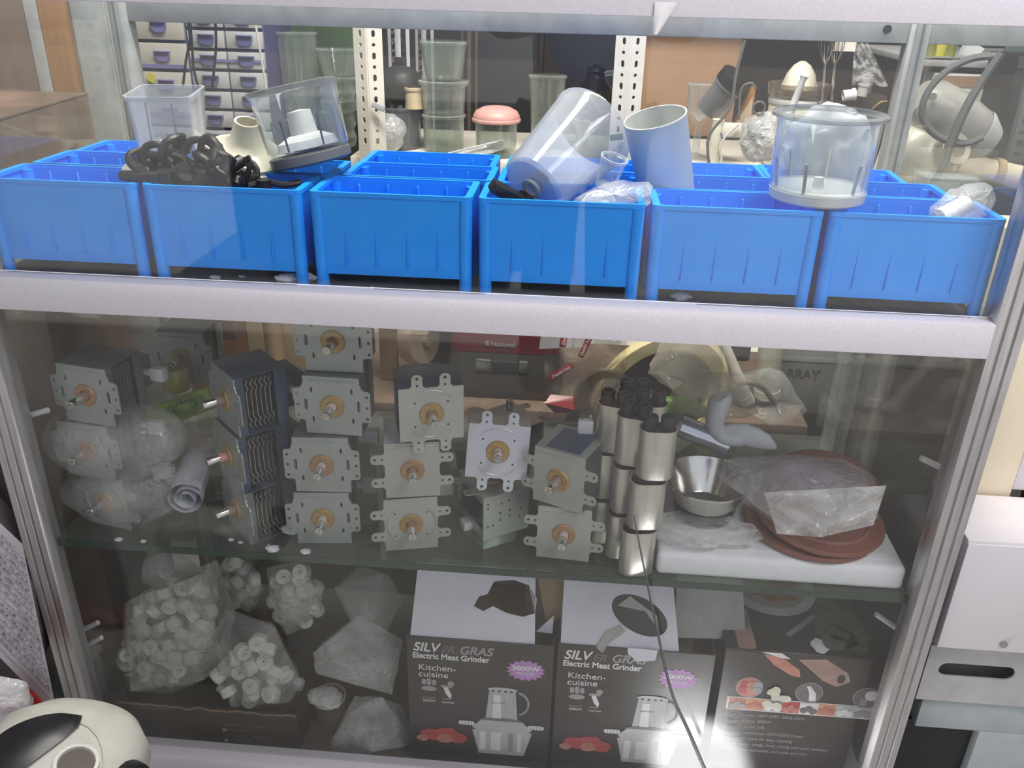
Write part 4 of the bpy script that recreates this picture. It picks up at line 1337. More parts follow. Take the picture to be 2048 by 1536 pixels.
    for k, (dx, dz, r, m) in enumerate(((0.036, -0.192, 0.017, 'print_red'), (0.062, -0.188, 0.019, 'print_red'), (0.078, -0.196, 0.016, 'print_red'), (0.058, -0.199, 0.013, 'print_meat'), (0.022, -0.200, 0.010, 'print_meat'))):
        decal('print_meat', lump(r, k + 3, 18, r * 0.72), m, t, dx, Hh + dz, e - 0.0003 - 0.0003 * k)


def open_box(label, px, py, pr, H0, D=0.2, group='electric meat grinder cartons'):
    p, q = at(px, py, 0.05), at(*pr, 0.05)
    W = q.x - p.x - 0.002
    Hh = p.z - LF
    t = thing('grinder_carton', label, 'carton', (p.x, 0.05, LF + 0.0003), group=group)
    box_walls(t, W, D, Hh)
    grinder_print(t, Hh)
    return t, W, Hh


t, W, Hh = open_box('open black meat grinder carton beside the clear bags, white flap raised', 812, 1272, (1112, 1282), 0)
HOLE = [(-0.052, -0.006), (-0.044, 0.008), (-0.030, 0.012), (-0.020, 0.030), (0.012, 0.034), (0.038, 0.028), (0.052, 0.010), (0.050, -0.010), (0.030, -0.016), (0.002, -0.012), (-0.020, -0.004), (-0.036, -0.012)]
# raised front flap: white inside, with a torn hand hole
fl = flat([(0.006, 0), (W - 0.03, 0), (W - 0.034, 0.104), (0.014, 0.108)], [[(0.150 + x * 0.92, 0.060 + z * 1.15) for x, z in HOLE]], 0.0016)
link('front_flap', finish(fl, 'card_white', FLIP), t, (0, 0.004, Hh - 0.001), (R(-19), 0, 0))
MB().box((0.008, -0.001, 0), (W - 0.05, 0.006, 0.006), 0.001).build('flap_edge', 'white', t, (0, 0.040, Hh + 0.100), (0, R(-1), 0))
MB().prism([(W - 0.030, 0.0), (W - 0.006, 0.010), (W + 0.052, 0.058), (W + 0.062, 0.088), (W - 0.034, 0.104)], 0, 0.002, FLIP).build('side_flap', 'kraft', t, (0, 0.040, Hh + 0.0), (R(-10), 0, 0))
MB().prism([(W - 0.030, 0.0), (W - 0.004, -0.001), (W - 0.003, 0.032)], 0, 0.0015, FLIP).build('torn_corner', 'card_white', t, (0, 0.030, Hh + 0.001), (R(-6), 0, 0))
MB().prism([(W - 0.044, 0.0), (W - 0.012, 0.0), (W - 0.036, 0.104), (W - 0.052, 0.104)], 0, 0.0015, FLIP).build('inner_flap', 'box_old', t, (0, 0.036, Hh + 0.001), (R(-12), 0, 0))
MB().box((0.02, 0.06, 0.02), (W - 0.02, 0.19, Hh * 0.86), 0.01).build('packing', 'kraft', t)

t, W, Hh = open_box('open black meat grinder carton in the middle, dark oval hole in its flap', 1116, 1288, (1436, 1306), 0)
fl = flat([(0.004, 0), (W - 0.055, 0), (W - 0.070, 0.100), (0.004, 0.100)], [[(0.120 + 0.046 * math.cos(R(q)) * math.cos(R(-28)) - 0.027 * math.sin(R(q)) * math.sin(R(-28)), 0.052 + 0.046 * math.cos(R(q)) * math.sin(R(-28)) + 0.027 * math.sin(R(q)) * math.cos(R(-28))) for q in range(0, 360, 12)]], 0.0016)
link('front_flap', finish(fl, 'card_white', FLIP), t, (0, 0.004, Hh - 0.001), (R(-19), 0, 0))
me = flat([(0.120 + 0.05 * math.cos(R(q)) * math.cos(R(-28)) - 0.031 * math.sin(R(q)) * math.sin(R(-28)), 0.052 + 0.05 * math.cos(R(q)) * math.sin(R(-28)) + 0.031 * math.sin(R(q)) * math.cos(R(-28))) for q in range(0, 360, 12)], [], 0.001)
link('hole_shade', finish(me, 'dark', FLIP), t, (0, 0.0072, Hh + 0.0005), (R(-19), 0, 0))  # dark sheet standing for the shaded inside of the box behind the hole
MB().prism([(0.086, 0.064), (0.104, 0.080), (0.146, 0.052), (0.150, 0.030), (0.128, 0.058)], 0, 0.001, FLIP).build('hole_tongue', 'grey', t, (0, 0.0045, Hh + 0.0), (R(-19), 0, 0))
MB().prism([(0.058, -0.004), (0.070, 0.020), (0.092, 0.034), (0.100, 0.024), (0.076, 0.004), (0.068, -0.012)], 0, 0.001, FLIP).build('torn_tongue', 'grey', t, (0, 0.0015, Hh + 0.002), (R(-19), 0, 0))
MB().prism([(0.105, 0.004), (0.150, 0.003), (0.148, -0.017), (0.122, -0.022), (0.106, -0.008)], 0, 0.0006, FLIP).build('torn_patch', 'card_white', t, (0, -0.0014, Hh))
MB().prism([(0, 0), (0.11, 0.0), (0.10, 0.095), (0.0, 0.1)], 0, 0.002).build('side_flap', 'print_grey', t, (W - 0.06, 0.032, Hh + 0.001), (R(70), 0, R(4)))
MB().box((0.02, 0.06, 0.02), (W - 0.02, 0.19, Hh * 0.86), 0.01).build('packing', 'kraft', t)
MB().grid(lambda u, v: (0.002 + 0.075 * u, 0.030 + 0.03 * v - 0.006 * noise.noise(Vector((u * 5, v * 6, 3))), Hh + 0.004 + 0.085 * v - 0.03 * u * (1 - v)), 12, 12).build('inner_liner', 'bag', t, smooth=60)

# third carton: closed, food pictures on its lid
p, q = at(1452, 1300, 0.05), at(1758, 1312, 0.05)
W, Hh = q.x - p.x - 0.006, p.z - LF
W = min(W, XR - 0.004 - p.x)
t = thing('grinder_carton', 'closed black meat grinder carton with food pictures beside the corner post', 'carton', (p.x, 0.05, LF + 0.0003), group='electric meat grinder cartons')
box_walls(t, W, 0.2, Hh)
MB().box((0, 0, Hh), (W, 0.205, Hh + 0.003), 0.0008, 1).build('lid', 'box_black', t)
lz = Hh + 0.0031


def top(name, poly, m, x, y, d, rz=0):
    return MB().prism(poly, 0, 0.0003).build(name, m, t, (x, y, lz + d), (0, 0, rz), smooth=0)


top('print_plate', circ(0, 0, 0.072, 40, 0.074), 'print_white', 0.094, 0.156, 0)
top('print_plate', circ(0, 0, 0.056, 36, 0.058), 'grey_light', 0.094, 0.156, 0.0004)
top('print_mince', lump(0.046, 4, 22, 0.045), 'print_orange', 0.096, 0.160, 0.0008)
for k, (dx, dy, r, m) in enumerate(((0.018, 0.012, 0.018, 'print_meat'), (-0.018, 0.016, 0.02, 'cream'), (0.004, -0.020, 0.016, 'print_orange'), (-0.02, -0.008, 0.012, 'lime'), (0.024, -0.016, 0.012, 'print_red'))):
    top('print_mince', lump(r, k + 20, 14), m, 0.096 + dx, 0.160 + dy, 0.0012 + 0.0003 * k)
top('print_rolling_pin', rrect(-0.0135, -0.05, 0.0135, 0.042, 0.006), 'print_wood', 0.032, 0.052, 0.0003)
top('print_garlic', lump(0.026, 8, 20, 0.024), 'print_white', 0.178, 0.040, 0.0003)
top('print_garlic', lump(0.013, 9, 14, 0.016), 'print_white', 0.142, 0.020, 0.0003)
top('print_knife', [(-0.004, -0.03), (0.004, -0.03), (0.012, 0.05), (0.002, 0.055)], 'print_grey', 0.118, 0.060, 0.0003, R(-42))
top('print_herb', lump(0.04, 31, 30, 0.05), 'print_green', 0.222 if W > 0.22 else W - 0.03, 0.06, 0.0003)
for k in range(5):
    top('print_herb', lump(0.018, 50 + k, 16), 'mesh_green', W - 0.05 + 0.012 * (k % 3), 0.03 + 0.022 * k, 0.0007)
words('RA', 0.017, 'print_white', t, (0.020, 0.150, lz), (0, 0, R(-90)), bold=0.0003)
words('Meat Grinder', 0.011, 'print_white', t, (0.007, 0.185, lz), (0, 0, R(-90)))
y, e = -0.0002, -0.0006
decal('print_board', [(-0.030, 0.026), (0.010, 0.030), (0.046, 0.006), (0.052, -0.010), (0.034, -0.022), (0.012, -0.012)], 'print_wood', t, 0.138, Hh - 0.034, y)
decal('print_board', circ(0, 0, 0.006, 14, 0.0085), 'box_black', t, 0.176, Hh - 0.040, e)
decal('print_knife', [(-0.034, 0.020), (-0.006, 0.016), (0.022, -0.006), (0.026, -0.020), (0.012, -0.018), (-0.016, 0.0)], 'print_meat', t, 0.090, Hh - 0.022, e)
decal('print_knife', [(-0.030, 0.012), (0.0, 0.012), (0.014, 0.002), (0.0, 0.003)], 'print_white', t, 0.082, Hh - 0.010, e - 0.0003)
for x, z, m in ((0.044, 0.070, 'print_meat'), (0.134, 0.072, 'print_dim'), (0.220, 0.074, 'print_grey')):
    decal('print_roundel', circ(0, 0, 0.0205, 28), 'print_grey', t, x, Hh - z, y)
    decal('print_roundel', circ(0, 0, 0.0192, 28), 'print_dim' if m != 'print_meat' else 'print_meat', t, x, Hh - z, e)
decal('print_blade', [(-0.008, 0.014), (-0.002, 0.014), (0.008, 0.0), (0.010, -0.014), (0.0, -0.016), (-0.002, 0.0)], 'print_white', t, 0.136, Hh - 0.072, e - 0.0005)
decal('print_blade', circ(0, 0, 0.010, 16), 'print_white', t, 0.226, Hh - 0.068, e - 0.0005)
decal('print_blade', quad(0.009, 0.014), 'print_grey', t, 0.216, Hh - 0.082, e - 0.0005)
for k in range(6):
    decal('print_meat', lump(0.0075, 70 + k, 12), ('print_red', 'print_meat', 'print_grey')[k % 3], t, 0.036 + 0.010 * (k % 3), Hh - 0.064 - 0.010 * (k // 3), e - 0.0006 - 0.0002 * k)
for k in range(9):
    g = random.Random(90 + k)
    decal('print_dice', lump(0.0075, 90 + k, 7), 'cream' if k % 3 else 'print_white', t, 0.088 + g.uniform(-0.016, 0.016), Hh - 0.086 + g.uniform(-0.02, 0.02), e - 0.001 - 0.0002 * k)
sy = Hh - 0.104
decal('print_strip', quad(0.222, 0.026), 'print_white', t, 0.125, sy, y)
for k, m in enumerate(('print_meat', 'print_orange', 'print_grey', 'print_red', 'print_white', 'print_orange', 'grey_light', 'grey_light')):
    decal('print_square', quad(0.0262, 0.0225), m, t, 0.125 - 0.0945 + 0.027 * k, sy, e)
    for j in range(3):
        decal('print_square', lump(0.006, k * 5 + j, 9), ('print_grey', 'print_meat', 'print_white', 'print_meat', 'print_dim', 'print_meat', 'print_white', 'print_grey')[k], t, 0.125 - 0.0945 + 0.027 * k - 0.007 + 0.007 * j, sy - 0.004 + 0.004 * (j % 2), e - 0.0006 - 0.0002 * j)
for k, (x, s) in enumerate(((0.030, 'Powerful motor'), (0.128, 'Detachable parts'), (0.192, 'Easy operation'))):
    words(s, 0.0062, 'print_grey', t, (x - 0.006, e, Hh - 0.0915 - 0.0006 * k), sx=0.9)
for k, s in enumerate(('Rated Power: 220V-240V  50Hz-60Hz', 'Power Rating: 3000W', 'Rated Volume: 3.0L', 'Package dimensions: 220X220X310mm', 'Detachable parts for easy cleaning', 'Double cover design, food mixing and never jammed', 'before, chop vegetables, and meat and nuts')):
    words(s, 0.0082, 'print_grey', t, (0.020, e, sy - 0.0245 - 0.0125 * k), sx=0.92)
    decal('print_bullet', circ(0, 0, 0.0014, 8), 'print_white', t, 0.015, sy - 0.0215 - 0.0125 * k, e)

# ------------------------------------------------------------------ old carton and the bags of knobs
p, q = at(196, 1400, 0.05), at(590, 1412, 0.05)
t = thing('old_carton', 'worn dark brown carton holding bags of white knobs', 'carton', (XL + 0.004, 0.05, LF + 0.0003))
W, Hh, D = q.x - XL - 0.004, p.z - LF, 0.2
box_k = 0.003
for nm, lo, hi in (('front_panel', (0, 0, 0), (W, box_k, Hh)), ('back_panel', (0, D - box_k, 0), (W, D, Hh)), ('side_panel', (0, 0.0032, 0), (box_k, D - 0.0032, Hh)), ('side_panel', (W - box_k, 0.0032, 0), (W, D - 0.0032, Hh))):
    MB().box(lo, hi).build(nm, 'box_old', t)
MB().box((0.0032, 0.0032, 0.0005), (W - 0.0032, D - 0.0032, Hh * 0.35)).build('filling', 'box_old', t)
MB().grid(lambda u, v: (W * u, -0.0008 - 0.0012 * v, Hh - 0.004 - 0.006 * noise.noise(Vector((u * 14, 0, 1))) + 0.006 * v), 40, 1).build('torn_edge', 'kraft', t)
for x, z, s, sz in ((0.020, -0.012, 'COMPONENTS', 0.010), (0.178, -0.036, 'PARTS KITCHEN', 0.010), (0.185, -0.046, 'MADE IN', 0.009), (0.178, -0.060, 'QUALITY PARTS', 0.010), (0.185, -0.070, 'CARTON', 0.009)):
    words(s, sz, 'print_dim', t, (x, -0.0006, Hh + z))
for z in (-0.045, -0.069):
    decal('print_mark', quad(0.007, 0.007), 'print_grey', t, 0.178, Hh + z, -0.0003)


def make_knob(label):
    t = thing('knob', label, 'knob')
    MB().lathe([(0, 0.001), (0.004, 0.001), (0.0045, 0.008), (0.0075, 0.009), (0.0080, 0.008), (0.0120, 0.008), (0.0135, 0.0065), (0.0135, -0.007), (0.0115, -0.0085), (0, -0.0085)], 18).build('cap', 'knob', t)
    MB().lathe([(0.0022, 0), (0.0040, 0), (0.0040, 0.0095), (0.0022, 0.0095), (0.0022, 0)], 12).build('hub', 'white', t)
    return t


KB = [  # label, group, pixel box centre, half size, depth, count, scale
    ('white plastic knob in the sharp clear bag standing on the old carton', 'knobs in the front bag', (505, 1345), (70, 62), 0.075, 30, 1.0),
    ('white plastic knob in the big cloudy bag on the old carton', 'knobs in the big bag', (335, 1270), (95, 105), 0.115, 70, 0.95),
    ('white plastic knob in the bag hanging under the glass shelf behind', 'knobs in the rear bag', (590, 1195), (48, 58), 0.17, 26, 0.95),
    ('white plastic knob in the bag squeezed under the shelf edge', 'knobs in the upper bag', (478, 1165), (40, 42), 0.19, 16, 0.95),
]
k0 = None
kr = random.Random(5)
for lab, grp, (cx, cy), (hx, hy), y0, n, sc in KB:
    pts = []
    tries = 0
    while len(pts) < n and tries < 4000:
        tries += 1
        u, v = kr.uniform(-1, 1), kr.uniform(-1, 1)
        if u * u + v * v > 1.0:
            continue
        if grp == 'knobs in the front bag' and v < -0.3 and abs(u) > 0.6:
            continue
        if grp == 'knobs in the big bag':
            u = u * 0.85 - v * 0.35
        p = at(cx + hx * u, cy + hy * v, y0 + kr.uniform(-0.018, 0.022))
        if any((p - q).length < 0.0205 for q in pts):
            continue
        pts.append(p)
    for p in pts:
        ro = (R(90 + kr.uniform(-55, 55)), R(kr.uniform(-50, 50)), R(kr.uniform(-60, 60)))
        if k0 is None:
            k0 = make_knob(lab)
            k0.location, k0.rotation_euler = p, ro
            k0['group'] = grp
        else:
            dup(k0, p, ro, lab, grp, (sc, sc, sc))


def bag_px(name, cx, cy, rx, ry, y, seed, m, label, amp=0.14, freq=3.2, depth=0.05, neck=None, tilt=0, cat='bag', rz=0):
    p = at(cx, cy, y)
    a = at(cx + rx, cy, y).x - p.x
    b_ = (p.z - at(cx, cy + ry, y).z)
    o = facet_bag(MB(), (0, 0, 0), (a, depth, b_), seed, 24 if name == 'knob_bag' else 18).build(name, m, None, p, (0, R(tilt), R(rz)), smooth=25)
    return tag(o, label, cat)


bag_px('knob_bag', 505, 1335, 88, 92, 0.080, 51, 'bag_thin', 'clear bag of white knobs standing at the front of the old carton', 0.12, 3, 0.045)
bag_px('knob_bag', 348, 1270, 108, 138, 0.115, 52, 'bag_knob', 'big cloudy bag of white knobs leaning in the old carton', 0.14, 3, 0.062, None, 18)
bag_px('knob_bag', 590, 1195, 62, 72, 0.17, 53, 'bag_knob', 'bag of white knobs squeezed below the glass shelf behind', 0.14, 3, 0.045)
bag_px('knob_bag', 478, 1165, 56, 52, 0.19, 54, 'bag_thin', 'small bag of white knobs under the edge of the glass shelf', 0.14, 3, 0.04)
bag_px('clear_bag', 340, 1145, 70, 40, 0.16, 57, 'bag', 'drawn-up neck of the big knob bag under the shelf', 0.25, 3, 0.03, None, 20)
bag_px('clear_bag', 725, 1325, 92, 76, 0.085, 55, 'bag', 'stiff empty clear bag standing between the old carton and the grinder cartons', 0.26, 2.4, 0.04, None, -8)
bag_px('clear_bag', 745, 1455, 88, 66, 0.075, 56, 'bag', 'long crumpled clear bag trailing at the floor beside the grinder carton', 0.3, 2.6, 0.04, None, 35)
bag_px('clear_bag', 735, 1205, 72, 62, 0.14, 58, 'bag_thin', 'clear bag propped high behind the stiff empty bag', 0.28, 2.4, 0.04)
bag_px('clear_bag', 650, 1395, 34, 18, 0.06, 59, 'bag', 'twisted knot of clear film below the stiff empty bag', 0.3, 3, 0.02)
for k, (px, py, h, r, lab, m) in enumerate(((605, 1500, 0.06, 0.020, 'small cloudy bottle standing in the dark beside the old carton', 'bag_tan'), (660, 1495, 0.045, 0.028, 'squat jar with a pale rim beside the cloudy bottle', 'clear_brown'))):
    p = at(px, py, 0.11)
    z0 = LF + 0.0003
    o = thing('bottle' if k == 0 else 'jar', lab, 'bottle' if k == 0 else 'jar', (p.x, 0.13, z0))
    MB().lathe([(0, 0), (r, 0), (r, h * 0.6), (r * 0.45, h * 0.85), (r * 0.45, h), (0, h)] if k == 0 else [(0, 0), (r, 0), (r, h), (r * 0.9, h), (r * 0.9, 0.003), (0, 0.003)], 22).build('body', m, o)
    MB().lathe([(r * 0.5, h), (r * 0.5, h + 0.012), (0, h + 0.013)] if k == 0 else [(r * 0.92, h - 0.004), (r * 1.04, h - 0.004), (r * 1.04, h), (r * 0.92, h)], 22).build('cap' if k == 0 else 'rim', 'white', o)
p = on(487, 1510, -0.06)
o = MB().tube([(0.010 * math.cos(R(q)), 0.008 * math.sin(R(q)), 0.003 + 0.00002 * q) for q in range(0, 300, 20)], 0.0022, 8).build('white_ring', 'white', None, (at(487, 1505, 0.02).x, 0.030, LF + 0.001))
tag(o, 'small open white ring dropped at the cabinet floor by the old carton', 'ring')
# dark backing behind the lowest shelf
t = thing('brown_partition', 'dark brown panel standing behind the lowest compartment', 'panel', (-0.12, 0.47, LF + 0.0003))
for k in range(3):
    MB().box((-0.598 + 0.399 * k, -0.006, 0), (-0.598 + 0.399 * k + 0.398, 0.006, 0.36), 0.001, 1).build('board', 'box_old', t)

b = MB()
o = thing('mirrored_cable', 'thin dark cord standing in for a cable mirrored in the glass before the grinder cartons', 'cable')  # solid cord drawn where the pane only mirrors a cable
b.tube(spl([at(*q, -0.03) for q in ((1268, 1030), (1285, 1120), (1310, 1240), (1342, 1380), (1376, 1460), (1412, 1545))], 6), [0.0007 + 0.00008 * k for k in range(31)], 8)
b.build('cord', 'wire_grey', o)

# ------------------------------------------------------------------ shop behind the cabinet: slotted rack
RZ = 0.735          # shelf level
ry = 0.90


def flange_mesh(h, wdt, m):
    holes = []
    z = 0.012
    k = 0
    while z < h - 0.012:
        for x in (wdt * 0.42,):
            holes.append(slot(x, z, 0.0075, 0.0135) if k % 2 else slot(x, z, 0.0075, 0.0068))
        z += 0.0215
        k += 1
    return finish(flat([(0, 0), (wdt, 0), (wdt, h), (0, h)], holes, 0.002, 'flange'), m, FLIP)


rack = thing('slotted_rack', 'white slotted angle shelving rack behind the blue crates', 'rack', (0, 0, FZ))
fm = {}
for nm, px, py, y, wdt, m, zb in (('a', 731, 50, ry, 0.0285, 'cream_post', 0), ('b', 1262, 90, ry, 0.0285, 'white_post', 0), ('c', 796, 100, 1.34, 0.026, 'lilac_post', 0), ('d', 848, 100, 1.75, 0.026, 'lilac_post', 0), ('e', 938, 100, 1.9, 0.024, 'wood_brown', 0)):
    if m not in fm:
        fm[m] = flange_mesh(1.62, wdt * 1.12, m)
    x = at(px, py, y).x
    post = link('post', MB().box((-0.0012, -0.0012, 0), (0.0012, 0.0012, 1.62)).mesh('post', m), rack, (x, y, 0))
    link('flange', fm[m], post, (0.0015, -0.001, 0), (0, 0, R(27)))
    o = link('flange', fm[m], post, (-0.0015, -0.001, 0), (0, 0, R(180 - 27)))
for z, x0, x1 in ((RZ, -0.50, 0.525), (0.30, -0.50, 0.525)):
    MB().box((x0, ry + 0.03, z - 0.03 - FZ), (x1, 1.33, z - FZ - 0.0005), 0.002).build('shelf_board', 'cream_post', rack)
for px, py, a in ((757, 213, 20), (1233, 274, -10)):
    p = at(px, py, ry - 0.01)
    MB().box((-0.014, -0.003, -0.006), (0.014, 0.003, 0.006), 0.001).build('clip', 'print_green' if a < 0 else 'ring_grey', rack, (p.x, ry - 0.012, p.z - FZ), (0, R(a), 0))
p = at(1290, 75, 1.2)
o = thing('grey_pipe', 'pale mauve pipe running across the top above the brown board', 'pipe', (0, 1.3, 1.075))
MB().cyl((0.10, 0, 0), (0.62, 0, 0), 0.022, n=18).build('tube', 'lilac_post', o)
MB().cyl((0.50, 0, 0), (0.545, 0, 0), 0.026, n=18).build('coupling', 'grey', o)
for x in (0.18, 0.42):
    MB().tube([(x, 0.03 * math.sin(R(a)), 0.03 * math.cos(R(a))) for a in range(-20, 201, 20)], 0.003, 6).build('clip', 'grey', o)
# boards and dark things behind the rack
p0, p1 = at(560, 60, 1.36), at(705, 330, 1.36)
o = thing('green_board', 'dark green board standing behind the clear blender beakers', 'board', ((p0.x + p1.x) / 2, 1.40, RZ))
for k in range(2):
    MB().box((-0.12 + 0.1205 * k, -0.006, 0), (-0.12 + 0.1205 * k + 0.12, 0.006, 0.45), 0.001).build('panel', 'green_board', o)
p0, p1 = at(1298, 100, 1.36), at(1440, 300, 1.36)
o = thing('brown_board', 'tan cardboard sheet behind the clear goblets', 'board', (p0.x + 0.105, 1.38, RZ))
MB().box((-0.125, -0.01, 0), (0.125, 0.01, 0.345), 0.002).build('sheet', 'board_tan', o)
MB().box((-0.125, -0.0115, 0.255), (0.125, -0.0101, 0.345)).build('top_flap', 'wood_brown', o)
o = thing('dark_cupboard', 'dark cupboard standing beyond the rack', 'cupboard', (-0.05, 2.35, FZ))
MB().box((-0.62, -0.02, 0), (0.42, 0.45, 1.75), 0.005).build('body', 'dark', o)
for s in (-1, 1):
    MB().box((-0.10 + s * 0.26 - 0.25, -0.035, 0.08), (-0.10 + s * 0.26 + 0.25, -0.0205, 1.70), 0.004).build('door', 'dark', o)
# ------------------------------------------------------------------ drawer towers
def drawer_unit(label, px0, px1, pys, y, n_cols, mt, mh, rows, cream):
    x0, x1 = at(px0, 150, y).x, at(px1, 150, y).x
    zt = at(px0, pys, y).z
    dz = rows[1]
    t = thing('drawer_tower', label, 'drawers', (x0, y, RZ - 0.03), group='drawer towers behind the crates')
    W, Ht = x1 - x0, zt - RZ + 0.03
    MB().box((0, 0.012, 0), (W, 0.2, Ht), 0.002).build('carcass', 'carcass_blue', t)
    cw = W / n_cols
    n = int(Ht / dz)
    front = MB().box((0.002, 0, 0.003), (cw - 0.002, 0.0115, dz - 0.004), 0.0015).mesh('drawer', mt)
    hw = min(0.017, cw * 0.30)
    pull = MB().prism([(-hw, 0.009), (hw, 0.009), (hw, 0), (hw * 0.8, -0.009), (hw * 0.45, -0.0125), (-hw * 0.45, -0.0125), (-hw * 0.8, -0.009), (-hw, 0)], -0.002, 0.0055).lathe([(0, 0)], 3).mesh('pull', mh)
    lip = MB().box((-hw, -0.011, 0.0065), (hw, -0.0035, 0.0095), 0.001).mesh('pull_lip', mh)
    for c in range(n_cols):
        for r in range(n):
            d = link('drawer', front, t, (c * cw, 0, Ht - (r + 1) * dz))
            link('pull', pull, d, (cw / 2 + 0.002, -0.0005, dz * 0.52), (PI / 2, 0, 0))
            link('pull_lip', lip, d, (cw / 2 + 0.002, 0, dz * 0.52))
    return t, W, Ht


t1, W1, H1 = drawer_unit('cream fronted drawer tower with violet pulls and a yellow sticker', 281, 379, 22, 0.95, 1, 'drawer_cream', 'handle_violet', (0, 0.0585), 1)
p = at(303, 155, 0.945)
MB().prism(lump(0.009, 3, 10, 0.011), 0, 0.001, FLIP).build('sticker', 'yellow', t1, (p.x - t1.location.x, p.y - 0.95, p.z - t1.location.z))
for py in (133, 228):
    p = at(330, py, 0.945)
    MB().box((0.003, -0.002, -0.004), (W1 - 0.003, 0.0, 0.004)).build('ledge', 'handle_violet', t1, (0, -0.001, p.z - t1.location.z))
t2, W2, H2 = drawer_unit('grey drawer tower with two rows of small blue pulls', 383, 533, 14, 0.96, 2, 'drawer', 'handle_blue', (0, 0.0415), 0)
for py in (122,):
    p = at(460, py, 0.955)
    MB().box((0.003, -0.002, -0.003), (W2 - 0.003, 0.0, 0.003)).build('ledge', 'handle_violet', t2, (0, -0.001, p.z - t2.location.z))
o = thing('side_stand', 'low stand under the drawer towers', 'stand', (t1.location.x, 0.95, FZ))
MB().box((-0.05, -0.02, 0.0), (0.36, 0.24, RZ - 0.031 - FZ), 0.003).build('body', 'wood_brown', o)
MB().box((-0.055, -0.03, RZ - 0.06 - FZ), (0.365, -0.0205, RZ - 0.032 - FZ), 0.002).build('edge_strip', 'wood_tan', o)
for nm, pts, lab in (('c1', ((372, 30), (380, 75), (372, 120), (366, 172)), 'black cable hanging over the cream drawer tower'), ('c2', ((379, 30), (384, 90), (388, 140), (398, 180)), 'black cable crossing between the two drawer towers'), ('c3', ((430, 30), (432, 90), (428, 140), (424, 178)), 'black cable hanging down over the blue pulls')):
    pp = [at(*q, 0.86) for q in pts]
    o = MB().tube([(pp[0].x, pp[0].y, 2.598)] + spl(pp, 6), 0.0028, 8).build('hanging_cable', 'black')
    tag(o, lab, 'cable')
pp = [at(*q, 0.87) for q in ((512, 55), (525, 130), (536, 198))]
o = MB().tube([(pp[0].x - 0.04, pp[0].y, 2.598)] + spl(pp, 6), 0.0025, 8).build('pale_cable', 'grey_light')
tag(o, 'pale cord hanging at the edge of the grey drawer tower', 'cord')


# ------------------------------------------------------------------ jars and appliances on the rack shelf
def jar(label, px, py, y, prof, m, kind='jar', cat='jar', parts=(), tilt=(0, 0, 0), z=None, ribs=0):
    p = at(px, py, y)
    t = thing(kind, label, cat, (p.x, y, p.z if z is None else z), tuple(R(a) for a in tilt))
    MB().lathe(prof, 30).build('body', m, t)
    for nm, pr, mt in parts:
        MB().lathe(pr, 28).build(nm, mt, t)
    if ribs:
        r0, r1, z0, z1 = ribs
        me = MB().tube([(r0, 0, z0), (r1, 0, z1)], 0.0022, 6).mesh('flute', m)
        for k in range(14):
            link('flute', me, t, (0, 0, 0), (0, 0, 2 * PI * k / 14))
    return t


def cupp(r0, r1, h, k=0.003):
    return [(0, 0), (r0, 0), (r1, h), (r1 - k, h), (r0 - k, k), (0, k)]


rim = lambda r, z: [(r - 0.001, z - 0.004), (r + 0.003, z - 0.003), (r + 0.003, z + 0.002), (r - 0.001, z + 0.003)]
sh_z = RZ
jar('tall clear fluted blender beaker in front of the green board', 605, 250, 1.08, cupp(0.036, 0.046, 0.20), 'clear_glass', 'beaker', 'beaker', (('rim', rim(0.046, 0.2), 'clear_glass'), ('foot', [(0, 0), (0.042, 0), (0.042, 0.012), (0.034, 0.018), (0, 0.018)], 'clear_glass')), z=sh_z + 0.04, ribs=(0.0365, 0.0455, 0.02, 0.19))
jar('clear round bowl topmost of the glass stack beside the slotted post', 678, 160, 1.05, cupp(0.034, 0.047, 0.055), 'clear_glass', 'glass_bowl', 'bowl', (('rim', rim(0.047, 0.055), 'clear_glass'),), z=sh_z + 0.155)
jar('clear ringed jar in the middle of the stack beside the slotted post', 678, 220, 1.05, [(0, 0), (0.040, 0), (0.042, 0.02), (0.036, 0.03), (0.042, 0.04), (0.036, 0.055), (0.040, 0.07), (0.036, 0.07), (0.033, 0.05), (0.037, 0.02), (0, 0.004)], 'clear_glass', 'glass_jar', 'jar', (('rim', rim(0.040, 0.07), 'clear_glass'),), z=sh_z + 0.08)
jar('clear ringed jar lowest in the stack beside the slotted post', 678, 290, 1.05, [(0, 0), (0.040, 0), (0.043, 0.02), (0.037, 0.034), (0.043, 0.05), (0.038, 0.075), (0.035, 0.075), (0.039, 0.02), (0, 0.004)], 'clear_glass', 'glass_jar', 'jar', (('rim', rim(0.038, 0.075), 'clear_glass'),), z=sh_z + 0.001)
jar('clear tumbler on top of the stacked glass bowls', 888, 200, 1.04, cupp(0.039, 0.050, 0.075), 'clear_glass', 'glass_tumbler', 'tumbler', (('rim', rim(0.050, 0.075), 'clear_glass'),), z=sh_z + 0.157, ribs=(0.0395, 0.0495, 0.004, 0.07))
jar('clear wide bowl in the middle of the glass stack', 888, 240, 1.04, [(0, 0), (0.046, 0), (0.050, 0.06), (0.056, 0.064), (0.056, 0.072), (0.053, 0.072), (0.047, 0.062), (0.043, 0.004), (0, 0.004)], 'clear_glass', 'glass_bowl', 'bowl', (('rim', rim(0.055, 0.071), 'clear_glass'),), z=sh_z + 0.080)
jar('clear straight bowl at the bottom of the glass stack', 888, 300, 1.04, [(0, 0), (0.045, 0), (0.047, 0.07), (0.050, 0.078), (0.046, 0.078), (0.042, 0.004), (0, 0.004)], 'clear_glass', 'glass_bowl', 'bowl', (('rim', rim(0.048, 0.077), 'clear_glass'),), z=sh_z + 0.001)
